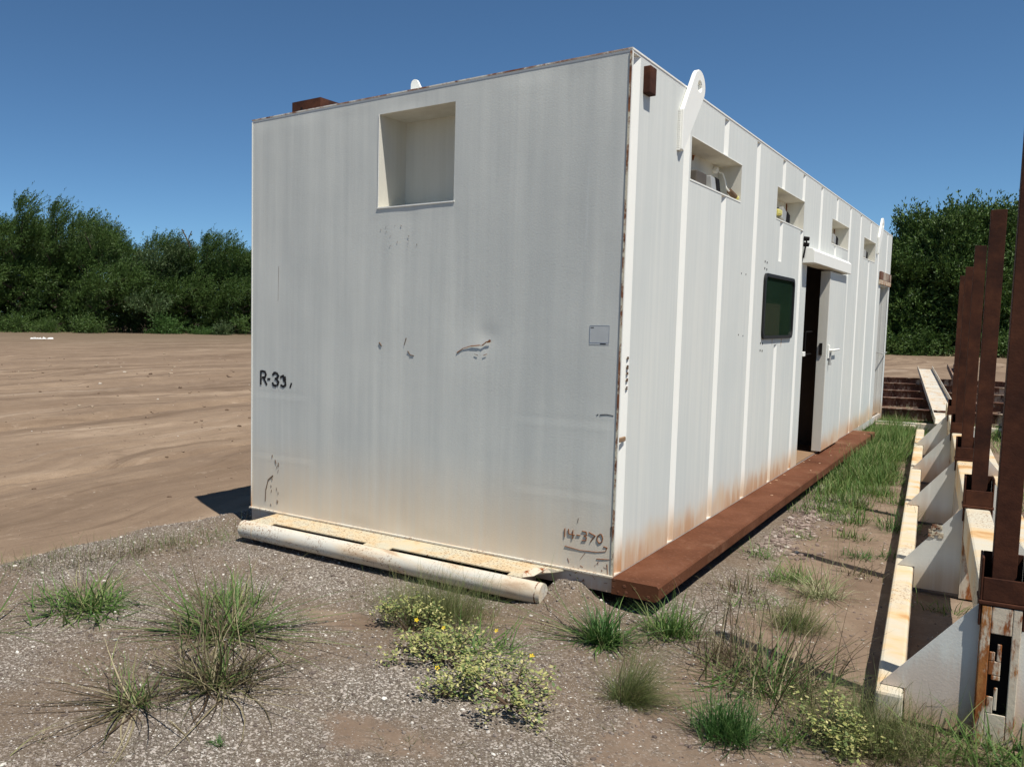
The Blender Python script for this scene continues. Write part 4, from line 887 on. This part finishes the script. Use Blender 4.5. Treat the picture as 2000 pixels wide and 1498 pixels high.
for q, (x_, y_, lab, m_, l_, n_) in enumerate(small):
    tuft(x_, y_, lab, [(m_, [(n_, 0, (l_ * .4, l_), .6, .005, 60 + q, dict(foot=.04 + l_ * .1))])], group='small tufts on the strip between building and rack')
tuft(1.68, -0.86, 'long arching green grass blades at the foot of the near rack leg', [('grass', [(70, 0, (.12, .36), .8, .006, 80, dict(foot=.09, droop=.7))]), ('drygrass', [(120, 0, (.1, .3), 1.0, .003, 81, dict(foot=.12))])])
tuft(1.88, -0.84, 'tall green grass clump in the bottom right corner below the slotted plate', [('grass', [(110, 0, (.15, .42), .6, .006, 82, dict(foot=.09, droop=.6))]), ('darkgrass', [(70, 0, (.12, .28), .7, .006, 83, dict(foot=.08))])])
tuft(1.52, -1.02, 'matted brown dead grass at the foot of the near gusset plate', [('drygrass', [(260, 0, (.08, .26), 1.1, .003, 84, dict(foot=.14))])])
for q, (x_, y_, l_, n_, m_, lab) in enumerate([(-3.30, -1.78, .10, 200, 'feather', 'low olive weeds at the left end of the pad edge'), (-3.16, -1.45, .13, 260, 'drygrass', 'dry brown weeds on the gravel pad edge, left part'), (-3.12, -1.12, .13, 280, 'drygrass', 'dry brown weeds on the gravel pad edge, middle part'), (-3.05, -0.75, .14, 220, 'feather', 'olive weeds on the gravel pad edge, right part'), (-2.98, -0.42, .14, 140, 'grass', 'green weeds on the pad edge near the building shadow'), (-2.92, -0.12, .13, 120, 'feather', 'small weeds beside the left end cap of the pipe'), (-2.62, -1.25, .09, 30, 'grass', 'tiny green sprigs on open gravel left of the pipe')]):
    tuft(x_, y_, lab, [(m_, [(n_, 0, (l_ * .4, l_), .6, .003, 90 + q, dict(foot=.13))]), ('drygrass' if m_ != 'drygrass' else 'grass', [(n_ // 4, 0, (l_ * .5, l_ * 1.9), .4, .002, 120 + q, dict(foot=.13))])], name='edge_weeds', cat='weeds')
tuft(-2.44, -2.62, 'single long green blade tuft at the left border', [('grass', [(16, 0, (.2, .5), 1.2, .008, 98, dict(droop=.2))])])
tuft(-1.16, -3.33, 'grass blade sticking up at the bottom left corner', [('grass', [(7, 0, (.2, .34), .5, .005, 99, dict(droop=.3))])])

litter = []
for q in range(150):
    x_, y_ = R.uniform(-3.3, 1.6), R.uniform(-3.2, 0.0)
    if -2.9 < x_ < 0.3 and y_ > -.45: continue
    if x_ < -0.2 and R.random() < .55: continue
    v_, f_ = blades(R.randint(3, 14), 0, (.03, .14), 1.1, .0028, 3000 + q, foot=.03, droop=.3, segs=3)
    litter.append((v_ + np.array([x_, y_, gz(x_, y_)]), f_))
v_, f_ = join(litter); o = fast_mesh('dry_grass_litter', v_, f_, M['drygrass']); o['kind'] = 'stuff'
# ground cover beyond: many small tufts, one object
parts = []
for q in range(430):
    u_ = R.random()
    y_ = 3.6 + 9.5 * u_ ** 0.8; edge_ = 0.32 if y_ < 9.6 else 0.05
    hi = 1.18 - 0.0565 * (y_ + .6) - 0.0
    x_ = edge_ + (hi - edge_) * R.random() ** (1.4 if y_ < 6 else 1.0)
    if y_ < 5.2 and R.random() < .45: continue
    l_ = R.uniform(.12, .34) * (1.2 if y_ > 6 else .8)
    v_, f_ = blades(R.randint(30, 60), 0, (l_ * .4, l_), .45, .006, 200 + q, foot=.07, droop=.4, segs=3)
    parts.append((v_ + np.array([x_, y_, gz(x_, y_)]), f_))
v_, f_ = join(parts); o = fast_mesh('long_grass', v_, f_, M['grass']); o['kind'] = 'stuff'
parts = []
for q in range(420):
    if q < 260: x_, y_ = R.uniform(-0.3, 3.0), R.uniform(9.8, 15.5)
    else: x_, y_ = R.uniform(1.9, 3.4), R.uniform(1.0, 10)
    l_ = R.uniform(.12, .34)
    v_, f_ = blades(36, 0, (l_ * .4, l_), .45, .008, 900 + q, foot=.12, droop=.4, segs=3)
    parts.append((v_ + np.array([x_, y_, gz(x_, y_)]), f_))
v_, f_ = join(parts); o = fast_mesh('rough_grass', v_, f_, M['grass']); o['kind'] = 'stuff'
parts = []
for q in range(200):   # weeds at the foot of far tree lines
    if q < 120: t_ = R.uniform(0, 1); x_, y_ = -92 + t_ * 42 + R.uniform(-1, 1), 36 + t_ * 46
    else: t_ = R.uniform(0, 1); x_, y_ = -12 + 22 * t_, 60.5 + R.uniform(-1, 1)
    v_, f_ = blades(30, 0, (.12, .4), .5, .07, 1500 + q, foot=.5, droop=.4, segs=2)
    parts.append((v_ + np.array([x_, y_, gz(x_, y_)]), f_))
v_, f_ = join(parts); o = fast_mesh('field_edge_grass', v_, f_, M['drygrass']); o['kind'] = 'stuff'

# broadleaf weeds with yellow flowers
def weed(x, y, r, h, n, label, fl=()):
    z = gz(x, y); e_ = empty('flowering_weed', label, 'weed', (x, y, z))
    q_ = np.random.default_rng(int(abs(x * 100) + abs(y * 1000)))
    sm = MB(); tips = []
    for i2 in range(max(8, int(n / 55))):
        a = q_.uniform(0, 6.28); rr_ = r * math.sqrt(q_.uniform(.03, 1.25)); hh_ = h * (1 - 0.45 * (rr_ / r) ** 2) * q_.uniform(.35, 1.1)
        tp = Vector((rr_ * math.cos(a), rr_ * math.sin(a), hh_)); md = Vector((tp.x * .45, tp.y * .45, hh_ * .35))
        sm.tube((0, 0, -.01), md, .004, .003, 5, False); sm.tube(md, tp, .003, .0015, 5, False); tips.append(tp)
        if q_.random() < .8: tips.append(md.lerp(tp, .55) + Vector((q_.normal(0, .02), q_.normal(0, .02), .01)))
    sm.build('stems', M['stem'], e_)
    Vs, Fs = [], []; c = 0
    for i2 in range(n):
        tp = tips[q_.integers(len(tips))]; p = tp + Vector(q_.normal(0, .024, 3)) ; p.z = max(p.z, .012)
        a = q_.uniform(0, 6.28); el = q_.uniform(-.3, .9); l_ = q_.uniform(.010, .026); d_ = Vector((math.cos(a) * math.cos(el), math.sin(a) * math.cos(el), math.sin(el)))
        sd_ = d_.cross(Vector((0, 0, 1))).normalized() * l_ * .34; m_ = p + d_ * l_ * .5
        Vs += [p, m_ + sd_, p + d_ * l_, m_ - sd_]; Fs.append((c, c + 1, c + 2, c + 3)); c += 4
    fast_mesh('leaves', np.array([tuple(v) for v in Vs]), np.array(Fs), M['weed'], e_)
    for (fx, fy, fz) in fl:
        b = MB()
        for j in range(5):
            a = j * 1.2566; b.poly([(0, 0, 0), (.014 * math.cos(a - .45), .014 * math.sin(a - .45), .006), (.022 * math.cos(a), .022 * math.sin(a), .004), (.014 * math.cos(a + .45), .014 * math.sin(a + .45), .006)])
        o = b.build('flower', M['petal'], e_, recalc=False, loc=(fx, fy, fz)); o.rotation_euler = (math.radians(45), 0, q_.uniform(-.6, .9)); o.scale = (.62, .62, .62)
    return e_
weed(-0.70, -1.12, .17, .20, 800, 'pale yellow-green leafy weed in front of the feathery mound')
weed(-0.34, -1.36, .30, .15, 1500, 'middle yellow-green weed of the group with yellow flowers', [(-.02, .02, .16), (.20, .16, .16), (-.20, .05, .15)])
weed(0.12, -1.58, .26, .19, 1250, 'yellowing leafy weed with bare brown stems, lowest of the flowering group', [(.03, .16, .18)])
weed(-0.14, -1.72, .13, .11, 380, 'small grey-green weed below the yellow flower', [(-.04, .02, .12)])
weed(1.26, -0.98, .12, .16, 500, 'light yellow-green weed in front of the feathery bush')
weed(1.42, -1.10, .10, .10, 380, 'low yellow-green weed at the bottom below the feathery bush')

# ------------------------------------------------------------------ trees
def tree_mesh(seed, Ht, Wd, shoots, leaves, wind, leaf=(.30, .09), upright=.6, low=.0, gapy=.0):
    r = np.random.default_rng(seed)
    n = shoots
    nl = 17
    lc = np.stack([r.normal(0, Wd * .25, nl) * np.linspace(1.1, .7, nl), r.normal(0, Wd * .20, nl), np.linspace(Ht * .05, Ht * .80, nl) + r.normal(0, Ht * .04, nl)], 1)
    lr = np.stack([Wd * r.uniform(.17, .30, nl) * np.linspace(1.15, .7, nl)] * 2 + [Ht * r.uniform(.07, .12, nl)], 1)
    li = r.integers(0, nl, n)
    d = r.normal(0, 1, (n, 3)); d /= np.linalg.norm(d, axis=1)[:, None]; d[:, 2] = d[:, 2] * .8 + .15
    rad = r.uniform(.55, 1.05, n)[:, None]
    base = lc[li] + d * lr[li] * rad
    base[:, 2] = np.maximum(base[:, 2], .15)
    wv = np.array([math.cos(YAW), math.sin(YAW), 0]) * wind
    hgt = base[:, 2:3] / Ht
    sd = d * .55 + np.array([0, 0, upright])[None] * (0.3 + 1.5 * hgt ** 2) + r.normal(0, .22, (n, 3)) + wv[None] * (.3 + hgt)
    sd /= np.linalg.norm(sd, axis=1)[:, None]
    sl = r.uniform(.6, 1.5, n)[:, None] * (.75 + .7 * hgt + 1.1 * np.clip(hgt - .6, 0, 1) * (r.random((n, 1)) < .4))
    t = r.uniform(0, 1, (n, leaves, 1))
    bend = wv * .55 + np.array([0, 0, -.10])
    P = base[:, None] + sd[:, None] * sl[:, None] * t + bend[None, None] * (t ** 2) * sl[:, None]
    P = P + r.normal(0, 1, P.shape) * (.10 * (1.15 - t))
    ld = sd[:, None] + bend[None, None] * t * 1.6 + r.normal(0, .45, P.shape); ld /= np.linalg.norm(ld, axis=2)[:, :, None]
    ll = leaf[0] * r.uniform(.6, 1.3, (n, leaves, 1)); lw = leaf[1] * r.uniform(.6, 1.3, (n, leaves, 1))
    sdv = np.cross(ld, r.normal(0, 1, P.shape)); sdv /= np.linalg.norm(sdv, axis=2)[:, :, None]
    a = P; b = P + ld * ll * .5 + sdv * lw * .5; c = P + ld * ll; e_ = P + ld * ll * .5 - sdv * lw * .5
    V_ = np.stack([a, b, c, e_], 2).reshape(-1, 3); m = n * leaves
    hi = np.percentile(V_[:, 2], 99.93); V_[:, 2] *= Ht / hi; lc[:, 2] *= Ht / hi
    wx = np.percentile(np.abs(V_[:, :2]), 98.5); V_[:, :2] *= Wd * .5 / wx; lc[:, :2] *= Wd * .5 / wx
    V_[:, 2] = np.maximum(V_[:, 2], 0.02)
    return V_, np.arange(m * 4).reshape(-1, 4), lc, lr
def make_tree(name, seed, Ht, Wd, shoots, leaves, wind, mat, label, loc, group, **kw):
    v_, f_, lc, lr = tree_mesh(seed, Ht, Wd, shoots, leaves, wind, **kw)
    e_ = empty(name, label, 'tree', loc, group=group)
    fast_mesh('crown', v_, f_, M[mat], e_)
    b = MB(); pr = Vector((0, 0, -.2)); rr_ = .16 * Ht / 12
    for q in range(len(lc)):
        c = Vector((lc[q][0] * .35, lc[q][1] * .35, lc[q][2] * .8)); 
        b.tube(pr, c, rr_ * (1 - q / 18), rr_ * (1 - (q + 1) / 18), 7, False); b.tube(c, tuple(lc[q]), rr_ * .4, rr_ * .15, 5, False); pr = c
    b.build('trunk', M['bark'], e_); return e_
def copy_tree(src, loc, s, rz, label, group=None):
    c = src.copy(); C.objects.link(c); c.location = loc; c.scale = (s[0], s[0], s[1]); c.rotation_euler.z = rz; c['label'] = label
    if group: c['group'] = group
    for ch in list(src.children):
        k_ = ch.copy(); C.objects.link(k_); k_.parent = c
    return c
DL0 = Vector((-0.857, 0.515)); 
def far(px, d):
    """direction table of the tree lines: azimuth grows with px"""
    yaw_off = math.atan((px - 610.15) / 1688.9)
    a = YAW - yaw_off; return (CAM[0] - math.sin(a) * d, CAM[1] + math.cos(a) * d)
GL = 'wind-swept trees of the left tree line'
GR = 'trees of the tree line at the right'
def pos(px, d): x_, y_ = far(px, d); return (x_, y_, gz(x_, y_) - .1)
TA = make_tree('willowy_tree', 301, 14.4, 11.5, 2400, 20, .55, 'leafA', 'tallest dark willowy tree at the left border, tips bent by wind', pos(40, 97), GL)
TB = make_tree('willowy_tree', 302, 13.0, 11, 2300, 20, .45, 'leafA', 'dark willowy tree of the left line, right of the tallest one', pos(190, 96), GL)
TC = make_tree('willowy_tree', 303, 11.3, 10.5, 2200, 20, .25, 'leafB', 'grey-green tree with upright tips in the middle of the left tree line', pos(290, 97), GL, upright=1.0)
TD = make_tree('leafy_tree', 304, 9.0, 6.5, 2400, 20, .12, 'leafA', 'leafy dark tree just right of the far corner of the building', pos(1770, 68), GR, upright=.9, leaf=(.24, .10))
TE = make_tree('leafy_tree', 305, 9.9, 7.5, 2500, 20, .10, 'leafA', 'tallest leafy tree seen left of the brown posts', pos(1860, 68), GR, upright=1.0, leaf=(.24, .10))
lab_hidden = 'dark tree of the tree line standing behind the white building'
L1 = [(-60, 96, TA, 1.0, 1.02, 'left-border tree partly cut by the picture edge'), (110, 98, TA, .95, .98, 'dark willowy tree directly right of the tallest one'),
      (150, 103, TC, 1.0, 1.22, 'grey-green tree rising behind the second willowy tree'), (240, 98, TB, .9, .88, 'dark tree before the dip in the left skyline'),
      (345, 97, TB, .9, .86, 'dark bushy tree of the left line with a bare branch on top'), (400, 98, TA, .85, .78, 'tree with arching wind-bent tips left of the building'), (455, 96, TB, .9, .86, 'dark tree beside the left wall of the building'), (500, 98, TA, .9, .78, 'dark tree partly hidden by the left wall of the building')]
for q, (px, d, src, s0, s1, lab) in enumerate(L1): copy_tree(src, pos(px, d), (s0, s1), R.uniform(-.3, .3), lab, GL)
for q in range(11):
    px = -110 + q * 60; copy_tree([TB, TC, TA][q % 3], pos(px, 103 + R.uniform(-1, 2)), (1.05, (13.3 if px < 150 else 11.0) * R.uniform(.92, 1.0) / (13.0, 11.3, 14.4)[q % 3]), R.uniform(0, 6), 'dark tree in the second row of the left tree line', GL)
for q in range(17):
    px = 560 + q * 68; d = 95 - (q / 16) * 27; copy_tree([TB, TA, TD][q % 3], pos(px, d), (.95, (9.0 if q < 11 else 7.6) / (13.0, 14.4, 9.0)[q % 3]), R.uniform(0, 6), lab_hidden, 'trees hidden behind the building')
for (px, d, src, s0, s1, lab) in ((1712, 69, TE, .9, .84, 'leafy tree whose top shows over the far roof corner'), (1815, 70, TE, .95, 1.0, 'dense leafy tree between the building and the brown posts'), (1925, 68, TD, 1.1, 1.06, 'leafy tree behind the gap between the two nearest posts'), (1990, 69, TE, 1.0, 1.0, 'leafy tree at the right border behind the nearest post'), (2060, 69, TD, 1.1, 1.0, 'leafy tree just outside the right border')):
    copy_tree(src, pos(px, d), (s0, s1), R.uniform(0, 6), lab, GR)
for q in range(13): copy_tree([TD, TE][q % 2], pos(2130 + q * 75, 70 + (q % 3) * 1.5), (1.0, R.uniform(.9, 1.05)), R.uniform(0, 6), 'dark leafy tree continuing the right tree line outside the picture', GR)
for q in range(8): copy_tree([TD, TE][q % 2], pos(1690 + q * 55, 74), (1.1, R.uniform(.8, .88)), R.uniform(0, 6), 'dark tree in the second row of the right tree line', GR)
# low shrubs at the foot of the lines
def shrub(seed, loc, w_, h_, mat, label, shoots=320):
    v_, f_, lc, lr = tree_mesh(seed, h_, w_, shoots, 14, .1, leaf=(.22, .10), upright=.3)
    v_[:, 2] = np.clip(v_[:, 2], 0.02, None)
    o = fast_mesh('shrub', v_, f_, M[mat]); o.location = loc; tag(o, label, 'shrub', 'shrubs along the foot of the tree lines'); return o
s0 = shrub(401, pos(320, 91), 4.6, 2.6, 'leafC', 'bright green shrub leaning out of the left tree line')
sD = shrub(404, pos(20, 92), 5.0, 2.6, 'leafA', 'low dark shrub at the left border', 420)
s1 = shrub(402, pos(430, 90), 2.6, 1.7, 'leafB', 'small grey-green round shrub near the left wall of the building')
s2 = shrub(403, pos(395, 91), 3.6, 1.2, 'leafC', 'low bright green growth left of the grey-green shrub')
for px, d, src, s_, lab in ((90, 92, sD, .7, 'bushy shrub under the tallest willowy tree'), (170, 92, sD, .9, 'wide shrub under the second willowy tree'), (1750, 65, sD, .6, 'shrub beside the far building corner'), (1800, 65, sD, .8, 'tall pale leaved shrub in front of the right tree line'), (1960, 65, sD, .8, 'shrub behind the nearest brown post')):
    c = src.copy(); C.objects.link(c); c.location = pos(px, d); c.scale = (s_, s_, s_ * 1.1); c.rotation_euler.z = R.uniform(0, 6); c['label'] = lab
# bare branch
o = MB().path([(0, 0, 0), (-.3, -.2, 1.0), (-.9, -.5, 2.2)], .07, 6).path([(-.3, -.2, 1.0), (.1, .0, 2.0)], .05, 6).build('bare_branch', M['bark'], None, loc=(pos(372, 95)[0], pos(372, 95)[1], 8.9)); tag(o, 'bare broken branch sticking up above the left tree line', 'branch')
